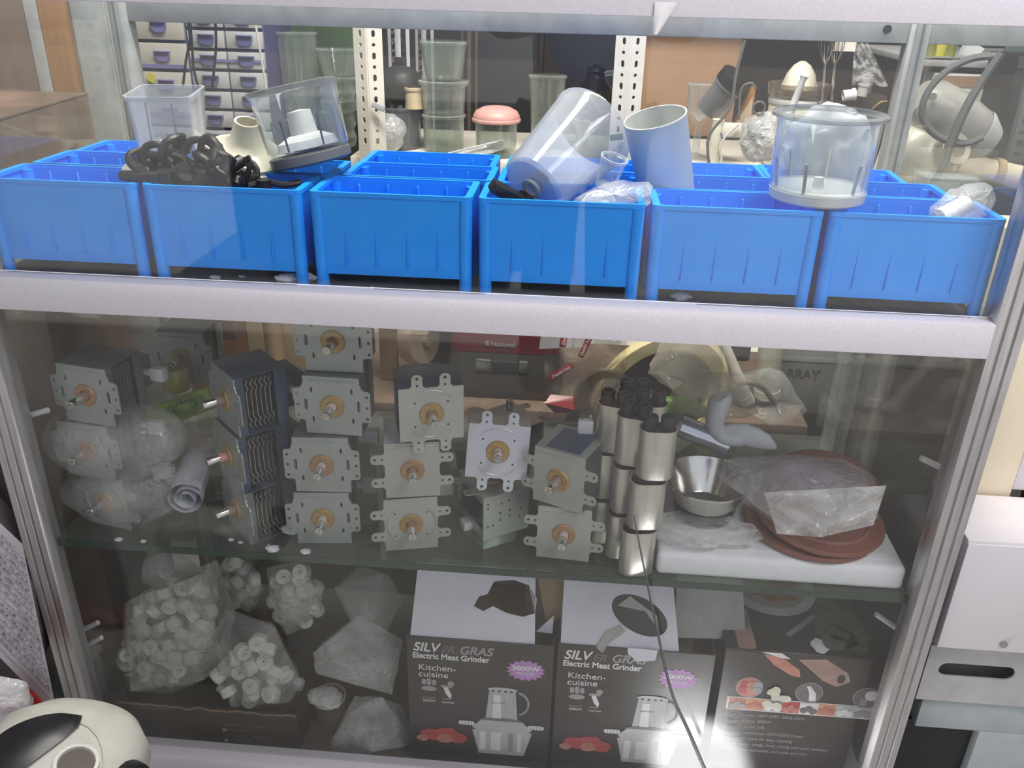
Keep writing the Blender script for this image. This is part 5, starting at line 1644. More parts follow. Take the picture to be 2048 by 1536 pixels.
jar('pink lidded clear jar on the rack shelf', 992, 300, 1.0, cupp(0.044, 0.047, 0.075), 'clear_glass', 'lidded_jar', 'jar', (('lid', [(0.050, 0.072), (0.052, 0.075), (0.052, 0.086), (0.046, 0.096), (0.030, 0.104), (0, 0.107)], 'pink'), ('lid_rim', [(0.0522, 0.073), (0.0545, 0.075), (0.0545, 0.079), (0.0522, 0.081)], 'pink')), z=sh_z + 0.001)
jar('smoky dark jar beside the slotted post', 798, 300, 1.06, cupp(0.050, 0.056, 0.09), 'clear_grey', 'smoky_jar', 'jar', (('rim', rim(0.056, 0.09), 'clear_grey'),), z=sh_z + 0.001)
p = at(800, 215, 1.08)
o = thing('black_motor', 'black motor lump resting on the smoky jar', 'motor', (p.x, 1.08, sh_z + 0.135))
crumple(MB(), (0, 0, 0), (0.05, 0.04, 0.04), 73, 0.15, 2, 3).build('housing', 'dark', o)
MB().cyl((0, 0, 0.03), (0, 0, 0.06), 0.008).build('shaft', 'black', o)
jar('beige cup standing on the smoky jar beside the glass stack', 829, 235, 1.03, cupp(0.021, 0.018, 0.042), 'beige', 'beige_cup', 'cup', (('rim', rim(0.018, 0.042), 'beige'),), z=sh_z + 0.092)
# carafe on a glass jar
jar('clear wide jar under the black coffee carafe', 1190, 300, 1.04, [(0, 0), (0.044, 0), (0.047, 0.06), (0.052, 0.07), (0.052, 0.08), (0.048, 0.08), (0.043, 0.06), (0.040, 0.004), (0, 0.004)], 'clear_glass', 'glass_jar', 'jar', (('rim', rim(0.0515, 0.079), 'clear_glass'),), z=sh_z + 0.001)
o = jar('black glass carafe with a clear handle on the wide jar', 1186, 250, 1.04, [(0, 0), (0.030, 0), (0.042, 0.012), (0.044, 0.034), (0.036, 0.062), (0.022, 0.08), (0.020, 0.094), (0, 0.094)], 'black_gloss', 'carafe', 'carafe', (('lid', [(0.020, 0.094), (0.022, 0.096), (0.02, 0.104), (0.008, 0.108), (0, 0.112)], 'black_gloss'), ('foot', [(0, -0.004), (0.034, -0.004), (0.036, 0.003), (0.03, 0.006), (0, 0.006)], 'clear_glass')), z=sh_z + 0.086)
MB().tube(spl([(0.020, -0.010, 0.092), (0.040, -0.014, 0.092), (0.050, -0.014, 0.05), (0.046, -0.012, 0.02)], 6), 0.005, 8).build('handle', 'clear', o)
MB().tube(spl([(-0.012, -0.042, 0.05), (0.004, -0.046, 0.03), (0.016, -0.044, 0.014)], 5), 0.0025, 6).build('guard_wire', 'steel', o)
for px, h, lab in ((1090, 0.16, 'tall clear beaker in the gloom where the blue shirt is mirrored'), (1145, 0.12, 'short clear beaker beside the black carafe')):  # the blue there is the viewer's shirt reflected in the glass
    jar(lab, px, 310, 1.12, cupp(0.034, 0.042, h), 'clear_glass', 'beaker', 'beaker', (('rim', rim(0.042, h), 'clear_glass'),), z=sh_z + 0.001)
# clear sheet tray on the shelf edge
p0, p1 = at(895, 322, 0.93), at(1006, 288, 0.96)
o = thing('clear_tray', 'bent clear plastic sheet lying on the rack shelf edge', 'tray', p0)
d = p1 - p0
MB().grid(lambda u, v: (d.x * u, d.y * u + 0.01 * v, d.z * u + 0.028 * v * (1 - 0.3 * u) - 0.012), 8, 4).build('sheet', 'bag_silver', o, smooth=0)
MB().tube([(0, 0, 0.016), (d.x, d.y, d.z + 0.008)], 0.002, 6).build('folded_edge', 'bag_white', o)
for k, (q0, q1, m, lab) in enumerate((((820, 308), (842, 328), 'white', 'small white stick leaning at the shelf edge'), ((850, 312), (885, 316), 'grey', 'flat grey strip on the rack shelf'))):
    a, b_ = at(*q0, 0.93), at(*q1, 0.925)
    o = thing('white_stick' if k == 0 else 'grey_strip', lab, 'stick' if k == 0 else 'strip', a)
    MB().cyl((0, 0, 0), b_ - a, 0.005, n=10).build('rod', m, o)
    MB().cyl(b_ - a, (b_ - a) * 1.08, 0.0062, n=10).build('tip', m, o)
p = at(775, 305, 1.0)
tag(crumple(MB(), (0, 0, 0), (0.04, 0.03, 0.04), 74, 0.2, 2.4, 3).build('grey_pouch', 'bag_silver', None, (p.x, 1.0, sh_z + 0.042)), 'grey film pouch slumped beside the slotted post', 'pouch')

# goblets over the brown board
jar('clear goblet hanging upright before the tan cardboard', 1388, 330, 1.05, [(0, 0), (0.030, 0.002), (0.008, 0.012), (0.006, 0.07), (0.028, 0.10), (0.033, 0.16), (0.030, 0.16), (0.025, 0.102), (0, 0.08)], 'clear', 'goblet', 'goblet', (('rim', rim(0.032, 0.16), 'clear'), ('stem', [(0.009, 0.02), (0.0075, 0.04), (0.009, 0.06)], 'clear')), z=sh_z + 0.001)
t = jar('clear blender cup with a black screw lid lying tilted', 1416, 222, 1.0, cupp(0.028, 0.031, 0.075), 'clear_grey', 'blender_cup', 'cup', (('lid', [(0.0335, 0.070), (0.0345, 0.072), (0.0345, 0.094), (0.030, 0.097), (0, 0.097)], 'black'), ('rim', rim(0.031, 0.068), 'clear_grey')), tilt=(18, 32, 0))
# white hand appliance and flex
p0, p1 = at(1425, 330, 0.96), at(1437, 240, 0.965)
p0.z = RZ + 0.0005
o = thing('hand_appliance', 'white stick appliance with a round tip standing before the goblets', 'appliance', p0)
d = p1 - p0
MB().tube(spl([Vector((0, 0, 0)), d * 0.4, d * 0.8, d], 5), [0.0125] * 11 + [0.012, 0.0115, 0.012, 0.0125, 0.013], 14).build('handle', 'cream', o)
MB().cyl(d, d * 1.035, 0.0135, 0.012).build('tip', 'cream', o)
MB().box((d.x + 0.010, -0.006, d.z - 0.034), (d.x + 0.062, 0.006, d.z - 0.004), 0.003).build('arm', 'cream_post', o)
MB().box((d.x + 0.005, -0.0085, d.z - 0.03), (d.x + 0.009, -0.006, d.z - 0.024)).build('mark', 'ink', o)
o = MB().tube(spl([at(*q, 0.945) for q in ((1478, 248), (1452, 272), (1440, 295), (1443, 315))] + [Vector((at(1443, 318, 0.945).x, 0.945, RZ + 0.0025))], 6), 0.0024, 8).build('white_flex', 'white')
tag(o, 'white flex curling down from the hand appliance', 'flex')
o = MB().tube(spl([at(*q, 0.86) for q in ((1490, 80), (1472, 150), (1460, 215), (1420, 268), (1416, 310), (1424, 350))], 6), 0.003, 8).build('dark_flex', 'wire_grey')
tag(o, 'dark flex running down past the blender cup', 'flex')
o = MB().tube(spl([at(*q, 0.9) for q in ((1478, 240), (1482, 180), (1502, 166), (1512, 178))], 6), 0.0022, 8).build('thin_flex', 'wire_grey')
tag(o, 'thin dark flex looped over the amber wedge', 'flex')
p = at(1492, 220, 1.0)
o = thing('amber_wedge', 'amber wedge shaped piece beside the citrus juicer', 'wedge', p)
MB().prism([(-0.024, -0.03), (0.016, -0.036), (0.012, 0.052), (0.006, 0.05)], -0.008, 0.008, FLIP).build('blade', 'wood_orange', o)
MB().prism([(-0.02, -0.026), (0.012, -0.032), (0.009, 0.03)], 0.0081, 0.0095, FLIP).build('facet', 'beige', o)
# citrus juicer
jz = RZ + 0.001
jar('cream citrus juicer with a ribbed cone', 1578, 300, 1.02, [(0, 0), (0.052, 0), (0.056, 0.006), (0.058, 0.13), (0.055, 0.136), (0, 0.136)], 'cream', 'citrus_juicer', 'juicer', (('bowl', [(0.058, 0.142), (0.064, 0.150), (0.066, 0.172), (0.062, 0.172), (0.058, 0.152), (0, 0.150)], 'clear_brown'), ('band', [(0.0585, 0.128), (0.060, 0.130), (0.060, 0.140), (0.0585, 0.142)], 'grey_light'), ('cone', [(0.038, 0.160), (0.036, 0.170), (0.030, 0.190), (0.018, 0.208), (0.006, 0.216), (0, 0.217)], 'cream')), z=jz, ribs=(0.0365, 0.012, 0.166, 0.208))
# whisks
for k, (px, lab) in enumerate(((1652, 'wire whisk hanging beside the citrus juicer'), (1672, 'second wire whisk hanging nearer the clear film'))):
    p = at(px, 105, 0.95)
    o = thing('whisk', lab, 'whisk', (p.x, 0.95, p.z), (R(180 + 4), R(-6), 0), 'hanging whisks')
    MB().cyl((0, 0, 0.02), (0, 0, 0.13), 0.0028, n=8).build('shank', 'steel', o)
    w = MB().tube(spl([(0, 0, 0.025), (0.012, 0, 0.0), (0.016, 0, -0.03), (0.006, 0, -0.052), (0, 0, -0.055)], 5), 0.0011, 6).mesh('wire', 'steel')
    for j in range(6):
        link('wire', w, o, (0, 0, 0), (0, 0, 2 * PI * j / 6))
p = at(1690, 90, 0.97)
o = thing('paper_tag', 'pale paper tag hanging over the whisks', 'tag', p)
MB().box((-0.022, -0.0006, -0.012), (0.022, 0.0006, 0.012)).build('card', 'cream_post', o)
MB().cyl((0, 0, 0.012), (0, 0, 0.05), 0.0008, n=6).build('string', 'white', o)
o = MB().grid(lambda u, v: tuple(at(1708 + 72 * u * (0.4 + 0.6 * v) - 4 * v, 86 + 86 * v + 6 * noise.noise(Vector((u * 4, v * 4, 1))), 0.93 + 0.012 * noise.noise(Vector((u * 6, v * 6, 3))))), 18, 18).build('clear_film', 'bag', None, smooth=60)
tag(o, 'sheet of clear film hanging beside the rear aluminium post', 'film')
for k, (px, py, m, lab, ro) in enumerate(((1698, 190, 'white', 'short white pipe end lying among the whisks', (0, 80, 0)), (1726, 180, 'white_gloss', 'small white cylinder standing below the hanging film', (0, 6, 0)))):
    p = at(px, py, 0.93)
    o = thing('pipe_end', lab, 'pipe', p, tuple(R(a) for a in ro))
    MB().lathe([(0.008, -0.012), (0.011, -0.012), (0.011, 0.012), (0.008, 0.012), (0.008, -0.012)], 20).build('tube', m, o)
    MB().lathe([(0.0112, 0.006), (0.0125, 0.007), (0.0125, 0.012), (0.0112, 0.013)], 20).build('collar', m, o)
p = at(1740, 207, 0.97)
o = thing('dark_carton', 'small dark red box beside the rear aluminium post', 'box', p)
MB().box((-0.026, -0.02, -0.018), (0.026, 0.02, 0.018), 0.001).build('body', 'box_old', o)
MB().tube(spl([(0.0, -0.022, -0.008), (0.012, -0.026, 0.006), (0.026, -0.022, 0.008)], 5), 0.002, 6).build('clasp', 'brass', o)
p = at(1530, 275, 0.86)
tag(crumple(MB(), (0, 0, 0), (0.045, 0.03, 0.045), 75, 0.25, 2.8, 4).build('foil_bag', 'bag_silver', None, p), 'crinkled silvery bag hanging at the white appliance arm', 'bag')
o = MB().tube([tuple(Vector((0.012 * math.cos(R(a)), 0, 0.012 * math.sin(R(a)))) + at(1518, 216, 0.85)) for a in range(0, 360, 24)], 0.0022, 8, True).build('wire_ring', 'wire_grey')
tag(o, 'small grey wire ring above the silvery bag', 'ring')
p = at(1590, 200, 0.88)
o = thing('white_pestle', 'white plastic rod leaning against the citrus juicer', 'rod', p, (R(6), R(12), 0))
MB().lathe([(0, -0.05), (0.020, -0.05), (0.018, -0.036), (0.008, -0.025), (0.006, 0.04), (0.009, 0.048), (0, 0.05)], 18).build('shaft', 'white', o)
MB().lathe([(0.0202, -0.051), (0.022, -0.049), (0.022, -0.044), (0.0202, -0.042)], 18).build('foot', 'white', o)

# ------------------------------------------------------------------ things behind the middle compartment
o = thing('work_table', 'pale wooden work table behind the cabinet', 'table', (-0.05, 0.72, FZ))
TZ = 0.335
MB().box((-0.66, -0.19, TZ - 0.03 - FZ), (0.52, 0.17, TZ - FZ), 0.003).build('tabletop', 'wood_brown', o)
for x in (-0.62, 0.48):
    for y in (-0.15, 0.13):
        MB().box((x - 0.02, y - 0.02, 0), (x + 0.02, y + 0.02, TZ - 0.031 - FZ)).build('leg', 'wood_tan', o)
q0, q1 = at(915, 655, 0.56), at(1092, 820, 0.56)
cx = (q0.x + q1.x) / 2
o = thing('rice_cooker', 'maroon and dark grey cooker with two silver buttons', 'cooker', (cx, 0.68, TZ + 0.0005))
def rr(w, d, z):
    return [(x, y, z) for x, y in rrect(-w, -d, w, d, 0.03, 5)]
MB().loft([rr(0.112, 0.105, 0), rr(0.118, 0.11, 0.02), rr(0.110, 0.102, 0.098)]).build('body', 'cooker_grey', o)
MB().loft([rr(0.1105, 0.1025, 0.0985), rr(0.108, 0.100, 0.13), rr(0.098, 0.09, 0.23), rr(0.08, 0.07, 0.25)]).build('lid', 'maroon', o)
for x, w in ((-0.040, 0.015), (0.040, 0.008)):
    MB().box((x - w, -0.1085, 0.060), (x + w, -0.100, 0.084), 0.001).build('button', 'steel_brushed', o)
MB().box((-0.022, -0.1075, 0.056), (0.028, -0.100, 0.082), 0.001).build('display', 'dark', o)
words('National', 0.014, 'print_grey', o, (-0.026, -0.1026, 0.112), (R(84), 0, 0), bold=0.0002)
MB().box((-0.036, -0.1025, 0.112), (-0.029, -0.1012, 0.122)).build('badge', 'print_grey', o)
words('Cooker', 0.006, 'print_dim', o, (-0.012, -0.1032, 0.104), (R(84), 0, 0))
# bag with red labels
def dess(u, v):
    p = at(1088 + 165 * u, 655 + 150 * v, 0.44)
    return (p.x, p.y + 0.02 * noise.noise(Vector((u * 3, v * 3, 2))) + 0.03 * v, p.z)
o = thing('printed_bag', 'crinkled clear shopping bag printed with red labels', 'bag')
MB().grid(dess, 26, 24).build('film', 'bag_tan', o, smooth=60)
MB().grid(lambda u, v: tuple(at(1086 + 100 * u - 8 * v, 640 + 58 * v * (1 - 0.25 * u) + 10 * u, 0.425 + 0.006 * math.sin(5 * u))), 10, 8).build('white_panel', 'print_white', o, smooth=60)
for (cx_, cy_, w, h, ang, s, txt) in ((1128, 676, 0.036, 0.012, 84, 0.0105, 'Dessini'), (1172, 690, 0.050, 0.011, 70, 0.0095, 'Dessini Royal'), (1122, 744, 0.050, 0.011, 36, 0.0095, 'Dessini Italy')):
    p = at(cx_, cy_, 0.415)
    e = MB().box((-w / 2, -0.0005, -h / 2), (w / 2, 0.0005, h / 2)).build('red_label', 'red_label', o, p, (0, R(-ang), 0))
    words(txt, s * 0.82, 'print_white', e, (0, -0.001, -s * 0.27), align='CENTER', shear=0.2, bold=0.0002)
p = at(1148, 676, 0.415)
words('ELECTRICAL', 0.006, 'ink', o, (p.x, p.y, p.z - 0.02), (PI / 2, R(-84), 0))
p = at(1128, 806, 0.44)
tag(facet_bag(MB(), (0, 0, 0), (0.040, 0.016, 0.018), 76, 14, 3, 0.06).build('red_packet', 'red', None, p), 'shiny red packet lying behind the pale lilac magnetron', 'packet')
for k, (px, py, m, lab) in enumerate(((955, 835, 'wood_brown', 'brown gearwheel among the clutter at the cooker foot'), (1160, 838, 'dark', 'dark tangled part beside the red packet'), (885, 690, 'dark', 'dark round pot beside the maroon cooker'), (822, 680, 'clear_brown', 'smoky drum behind the navy magnetron cover'))):
    p = at(px, py, (0.5, 0.5, 0.68, 0.60)[k])
    o = thing('round_part', lab, 'part', p, (R(80), 0, R(20 * k)))
    r = 0.030 if k < 2 else 0.045
    MB().lathe([(0, 0), (r, 0), (r * 1.1, r * 0.4), (r, r * 0.8), (0, r * 0.8)], 20).build('drum', m, o)
    MB().lathe([(0.2 * r, r * 0.8), (0.2 * r, r), (0, r)], 14).build('boss', m, o)
# yellow oval basin
bc = at(1318, 795, 0.46)
o = thing('yellow_basin', 'pale yellow oval basin standing on edge behind the capacitor cans', 'basin', bc)


def ov(rx_, ry_, yy):
    out = []
    for k in range(44):
        a = 2 * PI * k / 44
        p = at(1318 + rx_ * math.cos(a) - 0.32 * ry_ * math.sin(a), 795 + ry_ * math.sin(a), 0.46) - bc
        out.append((p.x, p.y + yy, p.z))
    return out


MB().loft([ov(134, 130, 0.014), ov(134, 130, 0), ov(128, 124, -0.008), ov(104, 98, -0.006), ov(98, 92, 0.002), ov(94, 88, 0.02)], False, False).build('rim', 'yellow_pale', o)
MB().loft([ov(94, 88, 0.0202), ov(82, 76, 0.06), ov(66, 60, 0.075)], False, True).build('well', 'box_old', o)
p = at(1215, 800, 0.37)
o = thing('smoky_cup', 'large smoky brown cup lying behind the capacitor cans', 'cup', p, (R(64), R(-22), 0))
MB().lathe([(0, -0.05), (0.04, -0.05), (0.052, 0.03), (0.049, 0.03), (0.037, -0.046), (0, -0.046)], 32).build('body', 'clear_brown', o)
MB().lathe([(0.051, 0.026), (0.055, 0.028), (0.055, 0.033), (0.051, 0.035)], 32).build('rim', 'clear_brown', o)
for k, (px, py, y, rad, sd, mt, lab) in enumerate(((1385, 735, 0.38, (0.070, 0.04, 0.062), 81, 'bag_tan', 'tan tinted bag slumped over the yellow basin'), (1425, 790, 0.36, (0.075, 0.05, 0.05), 82, 'bag_tan', 'tan tinted bag with green contents behind the foil tube'), (1530, 800, 0.38, (0.07, 0.05, 0.06), 83, 'bag_thin', 'clear bag over the coiled handle behind the white paddle'), (1690, 780, 0.34, (0.045, 0.04, 0.08), 84, 'bag_thin', 'thin clear bag hanging by the rear aluminium post'))):
    p = at(px, py, y)
    tag(facet_bag(MB(), (0, 0, 0), rad, sd, 22, 4, 0.05).build('film_bag', mt, None, p, smooth=25), lab, 'bag')
p = at(1350, 820, 0.40)
tag(crumple(MB(), (0, 0, 0), (0.05, 0.02, 0.022), 85, 0.2, 2.6, 3).build('green_pack', 'kiwi', None, p), 'green pack inside the tan tinted bag', 'pack')
o = MB().tube(spl([at(*q, 0.42) for q in ((1465, 775), (1480, 768), (1500, 765), (1525, 775), (1545, 800), (1565, 830))], 6), 0.005, 8).build('brown_hose', 'wood_brown')
tag(o, 'brown bent hose behind the white paddle', 'hose')
# pipes and rails beyond
for k, (q0, q1, y, r, m, lab) in enumerate((((1545, 655), (1532, 800), 0.62, 0.024, 'cream', 'thick cream pipe standing behind the white paddle'), ((1440, 670), (1500, 790), 0.60, 0.013, 'cream_post', 'slanting cream bar behind the tan bags'), ((1370, 650), (1372, 710), 0.66, 0.010, 'white', 'thin white pipe behind the tan bag'))):
    a, b_ = at(*q0, y), at(*q1, y)
    o = thing('cream_pipe' if k != 1 else 'cream_bar', lab, 'pipe' if k != 1 else 'bar', b_)
    o.location.z = TZ + r * 0.6
    lo_ = b_ - Vector(o.location)
    MB().cyl((0, 0, 0), (a - b_) * 1.5 + lo_, r, n=20).build('tube', m, o)
    MB().cyl((a - b_) * 0.02, (a - b_) * 0.12, r * 1.1, n=20).build('collar', m, o)
p = at(1605, 725, 0.66)
o = thing('grey_carton', 'grey printed carton behind the rear aluminium post', 'carton', (p.x, 0.68, p.z - 0.05))
MB().box((-0.07, -0.05, -0.05), (0.07, 0.05, 0.11), 0.002).build('body', 'grey', o)
MB().box((-0.07, -0.0508, 0.065), (0.07, -0.0501, 0.075)).build('tape', 'grey_light', o)
words('RRAY', 0.026, 'print_dim', o, (-0.036, -0.0506, 0.030), bold=0.0006)
for k, (px, py, r, m, lab) in enumerate(((1470, 690, 0.03, 'dark', 'black machine part behind the tan bags'), (1610, 680, 0.02, 'red', 'dark red clamp above the slanting cream bar'))):
    p = at(px, py, 0.64)
    o = thing('machine_part', lab, 'part', p)
    MB().box((-r, -r * 0.5, -r), (r, r * 0.5, r * 1.4), r * 0.2).build('block', m, o)
    MB().cyl((0, 0, r), (r * 0.8, 0, r * 2.2), r * 0.25).build('lever', m, o)
# wood post and board behind the four-stack
a, b_ = at(527, 660, 0.52), at(527, 820, 0.52)
o = thing('wood_post', 'round tan wooden post behind the navy topped magnetron', 'post', (a.x, 0.57, TZ + 0.0005))
MB().cyl((0, 0, 0), (0, 0, 0.70 - TZ), 0.019, n=20).build('shaft', 'wood_tan', o)
MB().cyl((0, 0, 0.70 - TZ), (0, 0, 0.715 - TZ), 0.024, n=20).build('cap', 'wood_tan', o)
p = at(445, 690, 0.62)
o = thing('orange_board', 'orange wooden board behind the finned magnetron stack', 'board', (p.x + 0.02, 0.66, TZ + 0.0005))
for k in range(2):
    MB().box((-0.12 + 0.141 * k, -0.008, 0), (-0.12 + 0.141 * k + 0.14, 0.008, 0.2 - 0.05 * k), 0.001).build('plank', 'beige' if k else 'wood_orange', o)
p = at(395, 634, 0.5)
o = thing('tan_block', 'pale tan wooden block at the top behind the dim magnetron', 'block', (p.x, 0.52, p.z - 0.02))
MB().box((-0.026, -0.02, -0.02), (0.024, 0.02, 0.05), 0.002).build('body', 'beige', o)
MB().box((0.0245, -0.02, -0.024), (0.07, 0.02, 0.05), 0.002).build('dark_end', 'wood_brown', o)
for k, (px, y, lab) in enumerate(((700, 0.60, 'tall grey metal rail behind the stack of four magnetrons'), (770, 0.64, 'tan wooden rail behind the navy magnetron cover'))):
    a = at(px + 8, 700, y)
    o = thing('rail', lab, 'rail', (a.x, y, TZ + 0.0005))
    MB().box((-0.018, -0.01, 0), (0.018, 0.01, 0.705 - TZ), 0.002).build('bar', 'grey' if k == 0 else 'wood_tan', o)
    MB().box((-0.022, -0.014, 0.66 - TZ), (0.022, -0.0105, 0.70 - TZ), 0.001).build('bracket', 'grey_light', o)
# dim olive sack and dark bundle beyond the end glass
for nm, px, py, y, rad, m, lab in (('olive_sack', 1800, 880, 0.60, (0.06, 0.05, 0.20), 'sack', 'dim olive green sack standing beyond the end glass'), ('dark_bundle', 1735, 850, 0.66, (0.045, 0.04, 0.09), 'dark', 'dark bundle beside the olive sack beyond the glass'), ('dark_bundle', 1850, 720, 0.76, (0.09, 0.04, 0.10), 'dark', 'wide dark bundle above the olive sack')):
    p = at(px, py, y)
    o = thing(nm, lab, 'bundle', p)
    facet_bag(MB(), (0, 0, 0), rad, len(lab), 20, 4, 0.05).build('body', m, o, smooth=50)
    MB().cyl((0, 0, -rad[2] * 0.9), (0, 0, FZ - p.z + 0.0005), 0.02, n=10).build('stem', m, o)

# ------------------------------------------------------------------ beside the cabinet
# counter with a cream mixer, seen through the end glass
p = at(1870, 345, 0.62)
o = thing('side_counter', 'grey counter beside the cabinet carrying the cream mixer', 'counter', (0.96, 0.86, FZ))
MB().box((-0.42, -0.32, 0), (0.6, 0.32, 0.80 - FZ - 0.13), 0.004).build('body', 'grey', o)
MB().box((-0.425, -0.33, 0.80 - FZ - 0.1299), (0.61, 0.33, 0.80 - FZ - 0.105), 0.003).build('worktop', 'wood_brown', o)
CT = 0.80 - 0.105
pc = at(1838, 300, 0.60)
o = thing('stand_mixer', 'cream stand mixer with a domed body and white head', 'mixer', (pc.x, 0.60, CT + 0.0005))
MB().lathe([(0, 0), (0.062, 0), (0.070, 0.02), (0.070, 0.09), (0.062, 0.15), (0.045, 0.185), (0.02, 0.202), (0, 0.205)], 36).build('body', 'cream', o)
h = at(1895, 235, 0.60)
MB().lathe([(0, -0.075), (0.030, -0.068), (0.043, -0.045), (0.047, 0), (0.042, 0.048), (0.036, 0.062), (0, 0.062)], 30).build('head', 'white_gloss', o, (h.x - pc.x, -0.01, h.z - CT), (0, R(118), 0))
MB().lathe([(0.037, 0.060), (0.0425, 0.050), (0.043, 0.056), (0.030, 0.082), (0, 0.088)], 30).build('head_cap', 'grey_light', o, (h.x - pc.x, -0.01, h.z - CT), (0, R(118), 0))
n_ = at(1880, 310, 0.56)
MB().lathe([(0.020, 0), (0.024, 0), (0.026, 0.04), (0.016, 0.04), (0.016, 0)], 24).build('spout', 'cream', o, (n_.x - pc.x, n_.y - 0.60, n_.z - CT), (R(60), R(30), 0))
MB().cyl((h.x - pc.x - 0.052, -0.055, h.z - CT + 0.038), (h.x - pc.x - 0.052, -0.05, h.z - CT + 0.038), 0.006).build('screw', 'grey', o)
q0, q1 = at(1915, 330, 0.58), at(2048, 360, 0.58)
o = thing('beige_pipe', 'thick beige handle lying beside the cream mixer', 'handle_bar', (q0.x, 0.58, q0.z), (0, 0, 0))
d = q1 - q0
MB().tube(spl([(0, 0, 0), d * 0.4, d * 0.8, d * 1.4], 5), [0.014, 0.017, 0.02, 0.022] + [0.022] * 12, 16).build('bar', 'wall_cream', o)
MB().cyl(d * 0.5, d * 0.62, 0.026).build('collar', 'beige', o)
# black cable loop with the strap
o = thing('cable_loop', 'thick dark cable loop hanging in front of the mixer', 'cable', at(1905, 230, 0.47))
c0 = at(1905, 230, 0.47)
loop = [(1990, 112), (1940, 118), (1890, 145), (1855, 185), (1844, 225), (1858, 258), (1890, 280), (1930, 287), (1965, 275)]
MB().tube([v - c0 for v in spl([at(*q, 0.47) for q in loop], 6)], 0.0055, 8).build('loop', 'wire_grey', o)
MB().tube([v - c0 for v in spl([at(*q, 0.465) for q in ((2003, 106), (1965, 160), (1930, 220), (1900, 290), (1885, 335))], 6)], [0.006 + 0.0001 * k for k in range(25)], 8).build('strap', 'wire_grey', o)
for nm, lab, cat, x, y, z, w, d_, h_, m, m2 in (
    ('pale_carton', 'pale carton standing behind the mixer head', 'carton', at(1935, 200, 0.85).x, 0.85, CT, 0.075, 0.05, at(1935, 148, 0.85).z - CT, 'grey_light', 'board_tan'),
    ('dark_carton', 'dark box at the end of the side counter', 'box', at(2040, 250, 0.75).x + 0.03, 0.75, CT, 0.09, 0.06, 0.30, 'dark', 'cooker_grey'),
):
    o = thing(nm, lab, cat, (x, y, z + 0.0005))
    MB().box((-w, -d_, 0), (w, d_, h_), 0.002).build('body', m, o)
    MB().box((-w, -d_ - 0.001, h_ - 0.02), (w, -d_ - 0.0001, h_)).build('top_edge', m2, o)
p = at(1862, 400, 0.36)
# bottles and netting at the top
for k, (px, m, lab) in enumerate(((1858, 'bottle_green', 'olive green bottle on the high ledge beside the netting'), (1876, 'yellow', 'yellow green bottle on the high ledge beside the white paper'), (1895, 'bottle_green', 'dark green bottle leaning against the white paper'))):
    p = at(px, 112, 0.85)
    o = thing('ledge_bottle', lab, 'bottle', (p.x, 0.85, p.z), (0, R(6 * k - 4), 0), 'bottles on the high ledge')
    MB().lathe([(0, 0), (0.012, 0), (0.012, 0.05), (0.006, 0.065), (0.006, 0.085), (0, 0.085)], 16).build('body', m, o)
    MB().lathe([(0, 0.0851), (0.007, 0.0851), (0.007, 0.095), (0, 0.095)], 12).build('cap', 'dark', o)
p = at(1935, 112, 0.88)
o = thing('high_ledge', 'high ledge with green netting beyond the end glass', 'ledge', (p.x + 0.1, 0.9, p.z - 0.006))
MB().box((-0.2, -0.06, -0.012), (0.4, 0.36, 0), 0.002).build('board', 'grey', o)
MB().box((-0.015, 0.02, 0.0005), (0.4, 0.025, 0.14)).build('netting', 'mesh_green', o)
for x in (-0.18, 0.36):
    MB().box((x, 0.325, FZ - p.z + 0.006), (x + 0.02, 0.345, -0.0121)).build('leg', 'grey', o)
p = at(1940, 92, 0.86)
o = thing('torn_paper', 'torn white paper propped on the high ledge', 'paper', (p.x, 0.865, p.z))
MB().prism([(-0.018, -0.016), (0.02, -0.02), (0.03, -0.004), (0.016, 0.002), (0.026, 0.012), (0.012, 0.014), (0.008, 0.022), (-0.024, 0.018), (-0.010, 0.010)], 0, 0.001, FLIP).build('sheet', 'print_white', o)
MB().prism([(-0.024, 0.0185), (0.008, 0.0225), (0.004, 0.030), (-0.018, 0.026)], -0.0002, 0.0012, FLIP).build('fold', 'print_white', o)
p = at(1868, 395, 0.40)
o = thing('blue_box', 'translucent blue grey box beside the rear crates', 'box', (0.57, 0.45, 0.79))
MB().box((-0.03, -0.03, -0.05), (0.05, 0.03, 0.04), 0.002).build('body', 'clear_blue', o)
MB().box((-0.031, -0.031, 0.0401), (0.051, 0.031, 0.045), 0.001).build('lid', 'clear_blue', o)
o = thing('low_stool', 'low grey stool carrying the translucent blue box', 'stool', (0.58, 0.45, FZ))
MB().box((-0.05, -0.05, 0.74 - 0.022 - FZ), (0.09, 0.05, 0.74 - FZ - 0.0005), 0.002).build('seat', 'grey', o)
for x in (-0.04, 0.08):
    for y in (-0.04, 0.04):
        MB().cyl((x, y, 0), (x, y, 0.7175 - FZ), 0.008, n=10).build('leg', 'grey', o)

